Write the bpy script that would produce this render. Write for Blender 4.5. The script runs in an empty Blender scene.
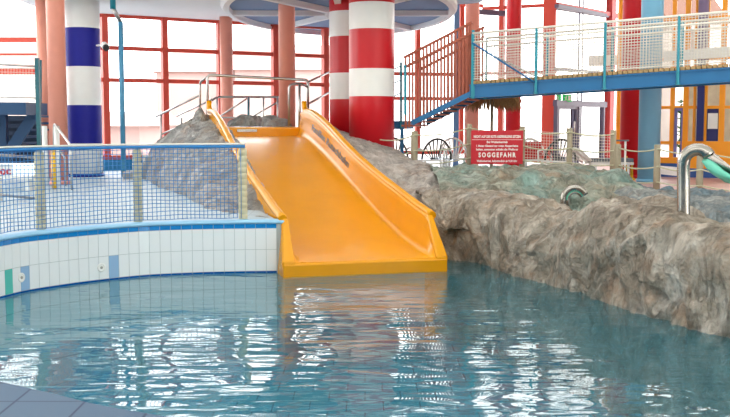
import bpy, bmesh, math, random
from mathutils import Vector, Matrix, noise
random.seed(7)
C = bpy.context.scene.collection
F = 1000.0; TH = math.radians(5.0); CZ = 1.86
ct, st = math.cos(TH), math.sin(TH)
RIM = 0.65
PI = math.pi

# ---------------------------------------------------------------- measuring
def ray(px, py):
    x = (px-365)/F; y = (208.5-py)/F
    return Vector((x, ct+y*st, -st+y*ct))
def P(px, py, Y):
    d = ray(px, py); k = Y/d.y
    return Vector((d.x*k, Y, CZ+d.z*k))
def PZ(px, py, Z):
    d = ray(px, py); k = (Z-CZ)/d.z
    return Vector((d.x*k, d.y*k, Z))
def fx(px): return P(px, 70, 1).x
def hit(px, a, b):                       # plan point of segment a-b seen in column px (near the horizon)
    m = fx(px)
    t = (m*a[1]-a[0])/((b[0]-a[0])-m*(b[1]-a[1]))
    return Vector((a[0]+(b[0]-a[0])*t, a[1]+(b[1]-a[1])*t, 0)), t

# ---------------------------------------------------------------- materials
MATS = {}
def mat(name, col, rough=.5, metal=0, spec=.5, var=0, vscale=6, bump=0, bscale=20, coat=0, detail=4, emit=0):
    if name in MATS: return MATS[name]
    m = bpy.data.materials.new(name); m.use_nodes = True; MATS[name] = m
    nt = m.node_tree; b = nt.nodes['Principled BSDF']
    b.inputs['Base Color'].default_value = (*col, 1)
    b.inputs['Roughness'].default_value = rough; b.inputs['Metallic'].default_value = metal
    b.inputs['Specular IOR Level'].default_value = spec
    b.inputs['Coat Weight'].default_value = coat; b.inputs['Coat Roughness'].default_value = .08
    if emit:
        b.inputs['Emission Color'].default_value = (*col, 1); b.inputs['Emission Strength'].default_value = emit
    tc = nt.nodes.new('ShaderNodeTexCoord')
    n = nt.nodes.new('ShaderNodeTexNoise'); n.inputs['Scale'].default_value = vscale; n.inputs['Detail'].default_value = detail
    nt.links.new(tc.outputs['Object'], n.inputs['Vector'])
    mx = nt.nodes.new('ShaderNodeMix'); mx.data_type = 'RGBA'
    v = var or .04
    mx.inputs[6].default_value = (*[max(0, c*(1-v)) for c in col], 1); mx.inputs[7].default_value = (*[min(1, c*(1+v)) for c in col], 1)
    nt.links.new(n.outputs['Fac'], mx.inputs[0]); nt.links.new(mx.outputs[2], b.inputs['Base Color'])
    if bump:
        n2 = nt.nodes.new('ShaderNodeTexNoise'); n2.inputs['Scale'].default_value = bscale; n2.inputs['Detail'].default_value = 6
        nt.links.new(tc.outputs['Object'], n2.inputs['Vector'])
        bp = nt.nodes.new('ShaderNodeBump'); bp.inputs['Strength'].default_value = bump; bp.inputs['Distance'].default_value = .02
        nt.links.new(n2.outputs['Fac'], bp.inputs['Height']); nt.links.new(bp.outputs[0], b.inputs['Normal'])
    return m
def srgb(r, g, b):
    f = lambda c: (c/255/12.92) if c/255 <= .04045 else ((c/255+.055)/1.055)**2.4
    return (f(r), f(g), f(b))

ORANGE = mat('slide_orange', srgb(232,156,0), .24, spec=.3, var=.10, vscale=1.6, coat=.12, bump=.03, bscale=4)
SALMON = mat('salmon_paint', srgb(226,148,128), .45, var=.05)
REDP = mat('red_paint', srgb(200,20,34), .35, spec=.4)
REDF = mat('red_frame', srgb(210,76,58), .45)
WHITEP = mat('white_paint', srgb(238,238,236), .4)
BLUEP = mat('cobalt_paint', srgb(22,26,140), .5, spec=.3)
PALEB = mat('pale_blue_paint', srgb(122,184,218), .4)
PIPEB = mat('teal_pipe_paint', srgb(84,156,196), .4)
TEALP = mat('teal_paint', srgb(22,140,160), .4)
BEAMB = mat('bridge_blue', srgb(26,108,162), .4, var=.12, vscale=2)
DARKB = mat('dark_steel_blue', srgb(24,68,110), .5)
NETB = mat('net_blue', srgb(44,128,196), .6)
NETW = mat('net_white', srgb(232,228,218), .7)
STEEL = mat('brushed_steel', (.40,.375,.34), .25, metal=1, var=.1, vscale=12)
CHROME = mat('rail_steel', (.5,.49,.48), .3, metal=1)
WOODR = mat('red_brown_wood', srgb(168,88,66), .6, var=.25, vscale=9, bump=.1)
WOODP = mat('pale_post_wood', srgb(160,150,128), .7, var=.15, vscale=14, bump=.15)
PLANK = mat('deck_plank', srgb(170,140,96), .7, var=.3, vscale=10)
ROPE = mat('rope', srgb(190,188,160), .8, var=.15, vscale=60)
ORFR = mat('orange_frame', srgb(252,164,30), .45)
DKFR = mat('grey_frame', srgb(92,88,112), .45)
NAVY = mat('navy_paint', srgb(34,40,110), .45)
LAV = mat('lavender_paint', srgb(204,204,232), .5)
SIGNR = mat('sign_red', srgb(196,24,44), .5)
BLACK = mat('black_plastic', srgb(30,30,34), .4)
TURQ = mat('turquoise_paint', srgb(110,205,180), .35)
CEILM = mat('ceiling_white', srgb(226,227,226), .8)
RECESS = mat('recess_blue', srgb(104,128,162), .8)
FASC = mat('fascia_blue', srgb(176,204,226), .7)
CONC = mat('concrete', srgb(170,168,164), .8, var=.2, vscale=4)
YELL = mat('yellow_paint', srgb(240,190,30), .5)
THATCH = mat('thatch', srgb(150,112,70), .9, var=.4, vscale=30)
CLOTHR = mat('cushion_red', srgb(200,50,50), .8)
GREYPL = mat('grey_cushion', srgb(110,118,128), .8)
PINKW = mat('pink_plaster', (.50,.35,.33), .9, var=.1, vscale=.5)
CREAMW = mat('cream_plaster', (.58,.53,.49), .9, var=.1, vscale=.5)
ROOFT = mat('roof_tile', (.44,.28,.25), .9, var=.15, vscale=2)
BROWN = mat('kiosk_brown', srgb(225,205,180), .8, var=.6, vscale=2.4, detail=6)
GREEN = mat('leaf_green', srgb(70,130,60), .6, var=.3)
EXITG = mat('exit_green', srgb(30,170,90), .5, emit=.5)
LBLUE = mat('light_blue_tile', srgb(120,185,225), .3)
RIMB = mat('rim_light_blue', srgb(150,200,232), .35)
TBLUE = mat('blue_tile', srgb(20,130,205), .2, coat=.3)
TWHITE = mat('white_tile', srgb(236,240,244), .18, var=.03, vscale=3, coat=.3)
TTEAL = mat('teal_tile', srgb(90,195,185), .2)
TLAV = mat('lavender_tile', srgb(150,185,222), .2)
TDKB = mat('deep_blue_tile', srgb(10,84,160), .2)
GROUT = mat('grout', srgb(176,186,190), .9)

def tile_mat(name, c1, c2, mortar, scale, rough=.35, bw=1, rh=1, ms=.02, offset=0, use_uv=False):
    m = bpy.data.materials.new(name); m.use_nodes = True; nt = m.node_tree; b = nt.nodes['Principled BSDF']
    tc = nt.nodes.new('ShaderNodeTexCoord'); br = nt.nodes.new('ShaderNodeTexBrick')
    br.offset = offset; br.squash = 1
    br.inputs['Color1'].default_value = (*c1,1); br.inputs['Color2'].default_value = (*c2,1); br.inputs['Mortar'].default_value = (*mortar,1)
    br.inputs['Scale'].default_value = scale; br.inputs['Mortar Size'].default_value = ms
    br.inputs['Brick Width'].default_value = bw; br.inputs['Row Height'].default_value = rh
    nt.links.new(tc.outputs['UV' if use_uv else 'Object'], br.inputs['Vector'])
    nt.links.new(br.outputs['Color'], b.inputs['Base Color']); b.inputs['Roughness'].default_value = rough
    return m
FLOORM = tile_mat('floor_tile_pale', srgb(182,198,208), srgb(174,191,203), srgb(150,168,184), 4, .55)
PINKF = tile_mat('floor_tile_pink', srgb(216,176,168), srgb(205,166,160), srgb(180,150,146), 4, .4)
POOLF = tile_mat('pool_floor_tile', srgb(92,178,204), srgb(80,166,196), srgb(32,100,130), 2.6, .4, ms=.02, offset=.5)
NEARF = tile_mat('near_deck_tile', srgb(72,98,124), srgb(66,92,120), srgb(36,58,90), 3.3, .7, ms=.02)

def rock_mat(name, dark, mid, light, tint=None):
    m = bpy.data.materials.new(name); m.use_nodes = True; nt = m.node_tree; N = nt.nodes; L = nt.links
    b = N['Principled BSDF']; b.inputs['Roughness'].default_value = .62; b.inputs['Specular IOR Level'].default_value = .35
    tc = N.new('ShaderNodeTexCoord')
    def nz(s, d=8, dist=0, r=.6):
        n = N.new('ShaderNodeTexNoise'); n.inputs['Scale'].default_value = s; n.inputs['Detail'].default_value = d
        n.inputs['Distortion'].default_value = dist; n.inputs['Roughness'].default_value = r
        L.new(tc.outputs['Object'], n.inputs['Vector']); return n
    n1 = nz(2.2, 10, .6, .68)
    cr = N.new('ShaderNodeValToRGB'); e = cr.color_ramp.elements
    e[0].position = .32; e[0].color = (*dark,1); e[1].position = .68; e[1].color = (*light,1)
    k = e.new(.5); k.color = (*mid,1)
    L.new(n1.outputs['Fac'], cr.inputs[0])
    out = cr.outputs[0]
    def mixc(src, col, scale, lo, hi, amt):
        n = nz(scale, 6, .4); r = N.new('ShaderNodeMapRange'); r.inputs[1].default_value = lo; r.inputs[2].default_value = hi; r.inputs[4].default_value = amt
        L.new(n.outputs['Fac'], r.inputs[0]); mx = N.new('ShaderNodeMix'); mx.data_type = 'RGBA'
        L.new(r.outputs[0], mx.inputs[0]); L.new(src, mx.inputs[6]); mx.inputs[7].default_value = (*col,1); return mx.outputs[2]
    out = mixc(out, srgb(176,140,112), 3.3, .52, .68, .5)      # ochre wash
    out = mixc(out, srgb(232,228,222), 1.7, .56, .74, .7)      # pale wash
    if tint: out = mixc(out, tint[0], tint[1], tint[2], tint[3], tint[4])
    def ridge(sc, d, dist, z=1.0):
        mp = N.new('ShaderNodeMapping'); mp.inputs['Scale'].default_value = (1,1,z); L.new(tc.outputs['Object'], mp.inputs[0])
        n = N.new('ShaderNodeTexNoise'); n.inputs['Scale'].default_value = sc; n.inputs['Detail'].default_value = d; n.inputs['Distortion'].default_value = dist; n.inputs['Roughness'].default_value = .55
        L.new(mp.outputs[0], n.inputs['Vector'])
        s1 = N.new('ShaderNodeMath'); s1.operation = 'SUBTRACT'; s1.inputs[1].default_value = .5; L.new(n.outputs['Fac'], s1.inputs[0])
        s2 = N.new('ShaderNodeMath'); s2.operation = 'ABSOLUTE'; L.new(s1.outputs[0], s2.inputs[0])
        s3 = N.new('ShaderNodeMath'); s3.operation = 'POWER'; s3.inputs[1].default_value = .6; L.new(s2.outputs[0], s3.inputs[0]); return s3.outputs[0]
    ra = ridge(2.6, 6, 1.2, .6); rb = ridge(7, 8, .8, .8)
    # crevice shade painted into the colour: narrow veins tinted darker
    r = N.new('ShaderNodeMapRange'); r.inputs[1].default_value = .0; r.inputs[2].default_value = .22; r.inputs[3].default_value = .38; r.inputs[4].default_value = 0; L.new(ra, r.inputs[0])
    mx = N.new('ShaderNodeMix'); mx.data_type = 'RGBA'; L.new(r.outputs[0], mx.inputs[0]); L.new(out, mx.inputs[6]); mx.inputs[7].default_value = (*[c*.6 for c in dark],1)
    out = mx.outputs[2]
    L.new(out, b.inputs['Base Color'])
    b1 = N.new('ShaderNodeBump'); b1.inputs['Strength'].default_value = 1; b1.inputs['Distance'].default_value = .16; L.new(ra, b1.inputs['Height'])
    b2 = N.new('ShaderNodeBump'); b2.inputs['Strength'].default_value = 1; b2.inputs['Distance'].default_value = .06; L.new(rb, b2.inputs['Height']); L.new(b1.outputs[0], b2.inputs['Normal'])
    nb = nz(16, 8, .3, .7); b3 = N.new('ShaderNodeBump'); b3.inputs['Strength'].default_value = .8; b3.inputs['Distance'].default_value = .03; L.new(nb.outputs['Fac'], b3.inputs['Height']); L.new(b2.outputs[0], b3.inputs['Normal'])
    L.new(b3.outputs[0], b.inputs['Normal'])
    return m
ROCK1 = rock_mat('rock_grey_brown', srgb(122,111,99), srgb(178,165,150), srgb(222,212,200))
ROCK2 = rock_mat('rock_pale_grey', srgb(160,150,144), srgb(206,196,188), srgb(236,228,222))
ROCK3 = rock_mat('rock_teal_grey', srgb(122,122,108), srgb(172,171,155), srgb(212,208,192), (srgb(120,176,172), .9, .46, .62, .6))
ROCK4 = rock_mat('rock_blue_grey', srgb(108,118,124), srgb(158,164,164), srgb(204,206,202), (srgb(92,132,152), 1.4, .45, .6, .6))
ROCK5 = rock_mat('rock_cool_grey', srgb(140,140,141), srgb(180,179,177), srgb(216,214,210))

def glass_mat():
    m = bpy.data.materials.new('window_glass'); m.use_nodes = True; nt = m.node_tree; nt.nodes.clear()
    o = nt.nodes.new('ShaderNodeOutputMaterial'); t = nt.nodes.new('ShaderNodeBsdfTransparent'); g = nt.nodes.new('ShaderNodeBsdfGlossy')
    t.inputs[0].default_value = (.97,.98,.98,1); g.inputs['Roughness'].default_value = .02
    f = nt.nodes.new('ShaderNodeFresnel'); f.inputs[0].default_value = 1.35; mx = nt.nodes.new('ShaderNodeMixShader')
    nt.links.new(f.outputs[0], mx.inputs[0]); nt.links.new(t.outputs[0], mx.inputs[1]); nt.links.new(g.outputs[0], mx.inputs[2])
    nt.links.new(mx.outputs[0], o.inputs[0]); return m
GLASS = glass_mat()
def water_mat():
    m = bpy.data.materials.new('pool_water'); m.use_nodes = True; nt = m.node_tree; N = nt.nodes; L = nt.links; N.clear()
    o = N.new('ShaderNodeOutputMaterial'); t = N.new('ShaderNodeBsdfTransparent'); g = N.new('ShaderNodeBsdfGlossy')
    t.inputs[0].default_value = (.62,.93,.97,1); g.inputs['Roughness'].default_value = .015; g.inputs[0].default_value = (1,1,1,1)
    tc = N.new('ShaderNodeTexCoord')
    def nz(s, d, sc=(1,1,1), dist=0):
        mp = N.new('ShaderNodeMapping'); mp.inputs['Scale'].default_value = sc; L.new(tc.outputs['Object'], mp.inputs[0])
        n = N.new('ShaderNodeTexNoise'); n.inputs['Scale'].default_value = s; n.inputs['Detail'].default_value = d; n.inputs['Distortion'].default_value = dist
        L.new(mp.outputs[0], n.inputs['Vector']); return n
    a = nz(.7, 1, (1,1.4,1), .3); c = nz(3.6, 1.0, (.7,1.9,1), .3)
    m1 = N.new('ShaderNodeMath'); m1.operation = 'MULTIPLY_ADD'; m1.inputs[1].default_value = .22
    L.new(c.outputs['Fac'], m1.inputs[0]); L.new(a.outputs['Fac'], m1.inputs[2])
    bp = N.new('ShaderNodeBump'); bp.inputs['Strength'].default_value = 1; bp.inputs['Distance'].default_value = WAVE
    L.new(m1.outputs[0], bp.inputs['Height'])
    f = N.new('ShaderNodeFresnel'); f.inputs[0].default_value = 1.333
    mx = N.new('ShaderNodeMixShader')
    df = N.new('ShaderNodeBsdfDiffuse'); df.inputs[0].default_value = (.055,.25,.33,1); mt = N.new('ShaderNodeMixShader'); mt.inputs[0].default_value = .36
    L.new(t.outputs[0], mt.inputs[1]); L.new(df.outputs[0], mt.inputs[2])
    L.new(bp.outputs[0], f.inputs['Normal']); L.new(bp.outputs[0], g.inputs['Normal'])
    L.new(f.outputs[0], mx.inputs[0]); L.new(mt.outputs[0], mx.inputs[1]); L.new(g.outputs[0], mx.inputs[2]); L.new(mx.outputs[0], o.inputs[0])
    return m
WAVE = .042
WATER = water_mat()

# ---------------------------------------------------------------- mesh helpers
def thing(name, loc, label=None, cat=None, group=None, kind=None):
    o = bpy.data.objects.new(name, None); C.objects.link(o); o.location = loc; o.empty_display_size = .1
    return tag(o, label, cat, group, kind)
def tag(o, label=None, cat=None, group=None, kind=None):
    if label: o['label'] = label
    if cat: o['category'] = cat
    if group: o['group'] = group
    if kind: o['kind'] = kind
    return o
def wloc(p):
    v = Vector((0,0,0))
    while p is not None: v += p.location; p = p.parent
    return v
class M:
    def __init__(s): s.bm = bmesh.new()
    def box(s, c, size, rz=0, mi=0, rx=0, ry=0):
        r = bmesh.ops.create_cube(s.bm, size=1)
        mt = Matrix.Translation(Vector(c)) @ Matrix.Rotation(rz,4,'Z') @ Matrix.Rotation(ry,4,'Y') @ Matrix.Rotation(rx,4,'X') @ Matrix.Diagonal((*size,1))
        bmesh.ops.transform(s.bm, matrix=mt, verts=r['verts'])
        for v in r['verts']:
            for f in v.link_faces: f.material_index = mi
        return s
    def bar(s, a, b, w, h, mi=0):                     # rectangular bar a-b, w across, h in the vertical sense
        a = Vector(a); b = Vector(b); d = (b-a); L = d.length; d.normalize()
        side = d.cross(Vector((0,0,1)))
        if side.length < 1e-4: side = Vector((1,0,0))
        side.normalize(); up = side.cross(d)
        mt = Matrix((( *[side[i]*w for i in range(1)],0,0,0),)*1) if False else None
        m3 = Matrix.Identity(4)
        for i in range(3):
            m3[i][0] = side[i]*w; m3[i][1] = d[i]*L; m3[i][2] = up[i]*h; m3[i][3] = (a[i]+b[i])/2
        r = bmesh.ops.create_cube(s.bm, size=1); bmesh.ops.transform(s.bm, matrix=m3, verts=r['verts'])
        for v in r['verts']:
            for f in v.link_faces: f.material_index = mi
        return s
    def tube(s, pts, r, n=8, closed=False, mi=0, caps=True):
        pts = [Vector(p) for p in pts]; K = len(pts); rings = []
        prev = None
        for i, p in enumerate(pts):
            if closed: d = pts[(i+1)%K]-pts[i-1]
            else: d = pts[min(i+1,K-1)]-pts[max(i-1,0)]
            d.normalize()
            if prev is None:
                ref = Vector((0,0,1)) if abs(d.z) < .9 else Vector((1,0,0))
                u = d.cross(ref).normalized()
            else:
                u = (prev - d*prev.dot(d)).normalized()
            prev = u; v = d.cross(u)
            rr = r[i] if isinstance(r,(list,tuple)) else r
            rings.append([s.bm.verts.new(p+(u*math.cos(2*PI*k/n)+v*math.sin(2*PI*k/n))*rr) for k in range(n)])
        for i in range(K if closed else K-1):
            A = rings[i]; B = rings[(i+1)%K]
            for k in range(n):
                f = s.bm.faces.new((A[k],A[(k+1)%n],B[(k+1)%n],B[k])); f.smooth = True; f.material_index = mi
        if not closed and caps:
            f = s.bm.faces.new(rings[0][::-1]); f.material_index = mi
            f = s.bm.faces.new(rings[-1]); f.material_index = mi
        return s
    def lathe(s, c, prof, n=32, mi=0):                # prof: (r,z[,mi])
        c = Vector(c); rings = []
        for pr in prof:
            rings.append([s.bm.verts.new(c+Vector((pr[0]*math.cos(2*PI*k/n), pr[0]*math.sin(2*PI*k/n), pr[1]))) for k in range(n)])
        for i in range(len(prof)-1):
            for k in range(n):
                f = s.bm.faces.new((rings[i][k],rings[i][(k+1)%n],rings[i+1][(k+1)%n],rings[i+1][k])); f.smooth = True
                f.material_index = prof[i][2] if len(prof[i]) > 2 else mi
        s.bm.faces.new(rings[0][::-1]); s.bm.faces.new(rings[-1])
        return s
    def grid(s, G, mi=0, smooth=True):
        V = [[s.bm.verts.new(p) for p in row] for row in G]
        for i in range(len(V)-1):
            for j in range(len(V[0])-1):
                f = s.bm.faces.new((V[i][j],V[i][j+1],V[i+1][j+1],V[i+1][j])); f.smooth = smooth; f.material_index = mi
        return V
    def poly(s, pts, mi=0):
        f = s.bm.faces.new([s.bm.verts.new(p) for p in pts]); f.material_index = mi; return s
    def prism(s, pts, d, mi=0):                       # planar outline pts extruded by vector d
        d = Vector(d); A = [s.bm.verts.new(p) for p in pts]; B = [s.bm.verts.new(Vector(p)+d) for p in pts]; n = len(pts)
        fs = [s.bm.faces.new(A[::-1]), s.bm.faces.new(B)]
        for k in range(n): fs.append(s.bm.faces.new((A[k],A[(k+1)%n],B[(k+1)%n],B[k])))
        for f in fs: f.material_index = mi
        return s
    def build(s, name, mats, parent=None, label=None, cat=None, group=None, kind=None, bevel=0, recalc=True):
        if recalc: bmesh.ops.recalc_face_normals(s.bm, faces=s.bm.faces)
        off = wloc(parent)
        if off.length: bmesh.ops.translate(s.bm, verts=s.bm.verts, vec=-off)
        me = bpy.data.meshes.new(name); s.bm.to_mesh(me); s.bm.free()
        for m in (mats if isinstance(mats,(list,tuple)) else [mats]): me.materials.append(m)
        o = bpy.data.objects.new(name, me); C.objects.link(o); o.parent = parent
        if bevel:
            b = o.modifiers.new('bevel','BEVEL'); b.width = bevel; b.segments = 2; b.limit_method = 'ANGLE'
        return tag(o, label, cat, group, kind)
def copy_tree(o, parent=None):
    c = o.copy(); C.objects.link(c); c.parent = parent
    for ch in list(o.children): copy_tree(ch, c)
    return c
def spline(pts, n):                                   # catmull-rom resample
    pts = [Vector(p) for p in pts]; Q = [pts[0]*2-pts[1]]+pts+[pts[-1]*2-pts[-2]]; out = []
    for i in range(1, len(Q)-2):
        for k in range(n):
            t = k/n; a,b,c,d = Q[i-1:i+3]
            out.append(.5*((2*b)+(c-a)*t+(2*a-5*b+4*c-d)*t*t+(3*b-a-3*c+d)*t**3))
    out.append(pts[-1]); return out
def resample(pts, step=None, n=None):
    L = [0]
    for a, b in zip(pts, pts[1:]): L.append(L[-1]+(b-a).length)
    n = n or max(2, int(round(L[-1]/step))); out = []; j = 0
    for i in range(n+1):
        t = L[-1]*i/n
        while j < len(L)-2 and L[j+1] < t: j += 1
        k = (t-L[j])/max(1e-9, L[j+1]-L[j]); out.append(pts[j].lerp(pts[j+1], k))
    return out
def interp(x, tab):
    if x <= tab[0][0]: return tab[0][1]
    for (a, u), (b, v) in zip(tab, tab[1:]):
        if x <= b:
            t = (x-a)/(b-a); t = t*t*(3-2*t) if False else t
            return u+(v-u)*t
    return tab[-1][1]
def text_bm(txt, size, width=None, extrude=.002, bold=0, sp_=1.0):
    cu = bpy.data.curves.new('lettering','FONT'); cu.body = txt; cu.size = size; cu.extrude = extrude; cu.align_x = 'CENTER'; cu.align_y = 'CENTER'; cu.offset = bold; cu.resolution_u = 3; cu.space_character = sp_
    o = bpy.data.objects.new('lettering', cu); C.objects.link(o); bpy.context.view_layer.update()
    me = bpy.data.meshes.new_from_object(o.evaluated_get(bpy.context.evaluated_depsgraph_get()))
    bm = bmesh.new(); bm.from_mesh(me); bpy.data.objects.remove(o); bpy.data.curves.remove(cu); bpy.data.meshes.remove(me)
    if width:
        w = max(v.co.x for v in bm.verts)-min(v.co.x for v in bm.verts)
        for v in bm.verts: v.co.x *= width/w
    return bm
def struct(m, name, mats, **k): return m.build(name, mats, kind='structure', **k)

# ---------------------------------------------------------------- camera
cam = bpy.data.cameras.new('camera'); cam.sensor_width = 36; cam.lens = F/730*36; cam.clip_end = 400
co = bpy.data.objects.new('camera', cam); C.objects.link(co); co.location = (0,0,CZ); co.rotation_euler = (PI/2-TH,0,0)
bpy.context.scene.camera = co

# ---------------------------------------------------------------- pool basin: left curved wall
wl = [(3.2,1.5),(.6,3.25),(-.85,3.95),(-1.3,4.25),(-1.85,4.72)]
lw = [(-4.25,8.6),(-4.12,9.4),(-3.83,10.4),(-3.68,10.8),(-3.46,11.1),(-3.24,11.36),(-2.99,11.6),(-2.75,11.79),(-2.5,11.93),(-1.99,12.08),(-1.5,12.16),(-.99,12.2)]
LW = resample(spline([(x,y,0) for x,y in lw], 8), step=.01)
wall_len = (len(LW)-1)*.01
def lwp(s, off=0):                                     # point at arc length s, off = outwards (away from the water)
    i = max(0, min(len(LW)-2, int(s/.01))); k = s/.01-i; p = LW[i].lerp(LW[i+1], k)
    d = (LW[min(i+8,len(LW)-1)]-LW[max(i-8,0)]).normalized(); n = Vector((-d.y, d.x, 0))
    return p+n*off
def s_at_px(px):
    return min(range(len(LW)), key=lambda i: abs((LW[i].x/LW[i].y*F+365)-px))*.01
m = M()
# grout body of the wall, from the pool floor to the rim
ss = [i*.05 for i in range(int(wall_len/.05)+1)]+[wall_len]
m.grid([[lwp(s)+Vector((0,0,z)) for s in ss] for z in (-1.1,.0,RIM-.03)], 0)
m.grid([[lwp(s,o)+Vector((0,0,RIM-.03)) for s in ss] for o in (0,.2)], 0)
tw = .128; nt = int(wall_len/tw)
spec = {}
for px, mi in ((7.5,3),(26,4),(116.5,4)): spec[int(s_at_px(px)/tw)] = mi
rows = [(-1.1,-.81,2),(-.80,-.5,2),(-.49,-.2,2),(-.19,-.0,2),(.0,.022,5),(.026,.288,1),(.293,.548,1),(.553,.612,2)]
for k in range(nt):
    s0 = k*tw+.002; s1 = (k+1)*tw-.003
    for ri, (z0, z1, mi) in enumerate(rows):
        if ri == 5 and k in spec: mi = spec[k]
        if ri < 4: mi = 1
        a, b, c, d = lwp(s0), lwp(s1), lwp(s1,-.005), lwp(s0,-.005)
        V = [m.bm.verts.new(p+Vector((0,0,z))) for z in (z0,z1) for p in (a,b,c,d)]
        for f in ((0,1,2,3),(4,5,6,7),(0,1,5,4),(1,2,6,5),(2,3,7,6),(3,0,4,7)):
            m.bm.faces.new([V[i] for i in f]).material_index = mi
struct(m, 'wall_pool_left', [GROUT, TWHITE, TBLUE, TTEAL, TLAV, TDKB])
m2 = M(); e0 = lwp(wall_len-.08,.004)
m2.grid([[Vector((x,y,z)) for x,y in ((e0.x,e0.y),(-.9,12.75),(.3,13.4),(1.0,13.6))] for z in (-1.1,.02)],0,smooth=False); struct(m2,'wall_pool_end',mat('pool_wall_teal',srgb(90,176,196),.4))
# rounded light blue rim
m = M(); prof = [(.16,.0),(-.008,.0),(-.02,.012),(-.02,.03),(-.005,.042),(.05,.05),(.13,.05),(.18,.02)]
m.grid([[lwp(s,o)+Vector((0,0,RIM-.045+z)) for s in ss] for o, z in prof], 0)
struct(m, 'trim_pool_rim', RIMB)
# water inlet nozzles
for i, (px, py) in enumerate(((17.5,277.5),(98.5,267.5))):
    s = s_at_px(px); p = lwp(s,-.005); q = P(px,py,p.y); c = Vector((p.x,p.y,q.z)); nrm = (lwp(s,-1)-lwp(s)).normalized()
    r = thing('water_inlet', c, ['white round water inlet between the teal and the blue wall tile','white round water inlet left of the lone lavender wall tile'][i], 'water inlet', 'water inlets in the pool wall')
    rot = nrm.to_track_quat('Z','Y').to_matrix().to_4x4()
    mm = M(); mm.lathe((0,0,0), [(.052,0),(.052,.006),(.046,.012),(.034,.012),(.03,.006)], 24); bmesh.ops.transform(mm.bm, matrix=Matrix.Translation(c)@rot, verts=mm.bm.verts); cr_ = mm.build('cover_ring', WHITEP, r)
    mm = M(); mm.lathe((0,0,0), [(.016,0),(.016,.012),(.01,.014)], 16); bmesh.ops.transform(mm.bm, matrix=Matrix.Translation(c)@rot, verts=mm.bm.verts); mm.build('nozzle', CONC, cr_)

# ledge waterline (right)
lp = [(.80,13.42),(1.05,13.42),(1.32,13.25),(1.52,12.8),(1.75,12.2),(2.02,11.6),(2.4,10.5),(2.72,9.5),(3.11,8.55),(3.6,7.6),(4.5,6.3)]
LP = resample(spline([(x,y,0) for x,y in lp], 8), step=.05)
# pool floor and water
outl = [(-6,2),(6,2),(6,14.5),(-6,14.5)]
m = M(); m.poly([(x,y,-1.1) for x,y in [(-5.5,1),(6,1),(6,13.9),(-5.5,13.9)]]); struct(m, 'floor_pool', POOLF)
near = [(-4.4,7.4),(-3.6,6.2),(-2.6,5.25),(-1.85,4.68),(-1.38,4.36),(-1.05,4.14),(-.4,3.85),(.8,3.5),(2.4,3.3),(5.2,3.3)]
NR = resample(spline([(x,y,0) for x,y in near], 6), step=.06)
wpts = [(p.x,p.y) for p in NR]+[(6,3.3),(6,6.3)]+[(p.x+.25,p.y+.1) for p in reversed(LP)]+[(p.x,p.y+.0) for p in reversed([lwp(i*.1,.004) for i in range(int(wall_len/.1)+1)])]
m = M(); m.poly([(x,y,0) for x,y in wpts]); w = m.build('pool_water', WATER, label='rippled blue-green water filling the pool', cat='water', kind='stuff', recalc=False)
if w.data.polygons[0].normal.z < 0: w.data.flip_normals()
# near deck, bottom left
m = M()
m.prism([(p.x,p.y,RIM-.12) for p in NR]+[(5.2,-6,RIM-.12),(-9,-6,RIM-.12),(-9,7.4,RIM-.12)], (0,0,.12))
m.grid([[Vector((p.x,p.y,z)) for p in NR] for z in (-1.1,RIM-.12)], 0)
struct(m, 'floor_near_deck', NEARF)
# main floor behind and left (concave outline round the pool)
fl = [(-9,7.4)]+[(p.x,p.y) for p in [lwp(i*.1,.15) for i in range(int(wall_len/.1)+1)]]+[(-1.12,12.36),(-2.02,15.75),(-.02,16.3),(.75,13.9),(1.3,14.6),(3.3,14.6),(4.6,13.2),(6.4,11.2),(8,9.6),(8,6.3),(16,6.3),(16,34),(-16,34),(-16,7.4)]
m = M(); m.prism([(x,y,RIM-.25) for x,y in fl], (0,0,.25)); struct(m, 'floor', FLOORM)
m = M(); a = [(3.5,16.2),(16,14),(16,33),(3.5,33)]
m.prism([(x,y,RIM) for x,y in a], (0,0,.006)); struct(m, 'floor_right', PINKF)

# ---------------------------------------------------------------- slide
L0 = Vector((-.955,11.85,0)); D = Vector((-.26,.9656,0)); D.normalize(); R = Vector((D.y,-D.x,0))
ZF = [(-.02,.13),(.0,.165),(.25,.175),(.5,.19),(1.0,.245),(1.64,.345),(2.6,.52),(3.93,.80),(5.0,1.03),(6.0,1.24),(7.0,1.425),(7.7,1.53),(8.1,1.56),(8.5,1.56)]
ZS = spline([(a,0,b) for a,b in ZF], 10)
def zf(s):
    for a, b in zip(ZS, ZS[1:]):
        if s <= b.x: return a.z+(b.z-a.z)*max(0,(s-a.x))/max(1e-6,(b.x-a.x))
    return ZS[-1].z
W = 2.02
def wh(s): return .47*min(1,max(0.0,(s-.0)/.36))+.03*math.sin(s*1.1)*(1 if s>.5 else 0)
def sp(r, s, z): return L0+R*r+D*s+Vector((0,0,z))
def section(s):
    z = zf(s); h = wh(s); k = min(1, s/.36) if s > 0 else 0
    L = [(.06*k-.02,-.02),(.06*k-.04,z+h-.05*k),(.06*k-.03,z+h-.01*k),(.06*k+.0,z+h+.012*k),(.06*k+.035,z+h+.01*k),(.06*k+.055,z+h-.02*k),(.10,z+h*.75),(.13,z+h*.45),(.155,z+h*.2),(.175,z+h*.07),(.21,z+.008),(.26,z)]
    mid = [(W*.3,z-.004),(W*.5,z-.006),(W*.7,z-.004)]
    return L+mid+[(W-r,zz) for r,zz in reversed(L)]
sl = thing('water_slide', (L0+R*1.03), 'wide orange fibreglass slide running down into the pool', 'slide')
stn = [0,.03,.08,.14,.2,.28,.36,.45,.6]+[.6+.15*i for i in range(1,54)]
m = M(); G = [[sp(r,s,z) for r,z in section(s)] for s in stn]; V = m.grid(G)
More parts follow.
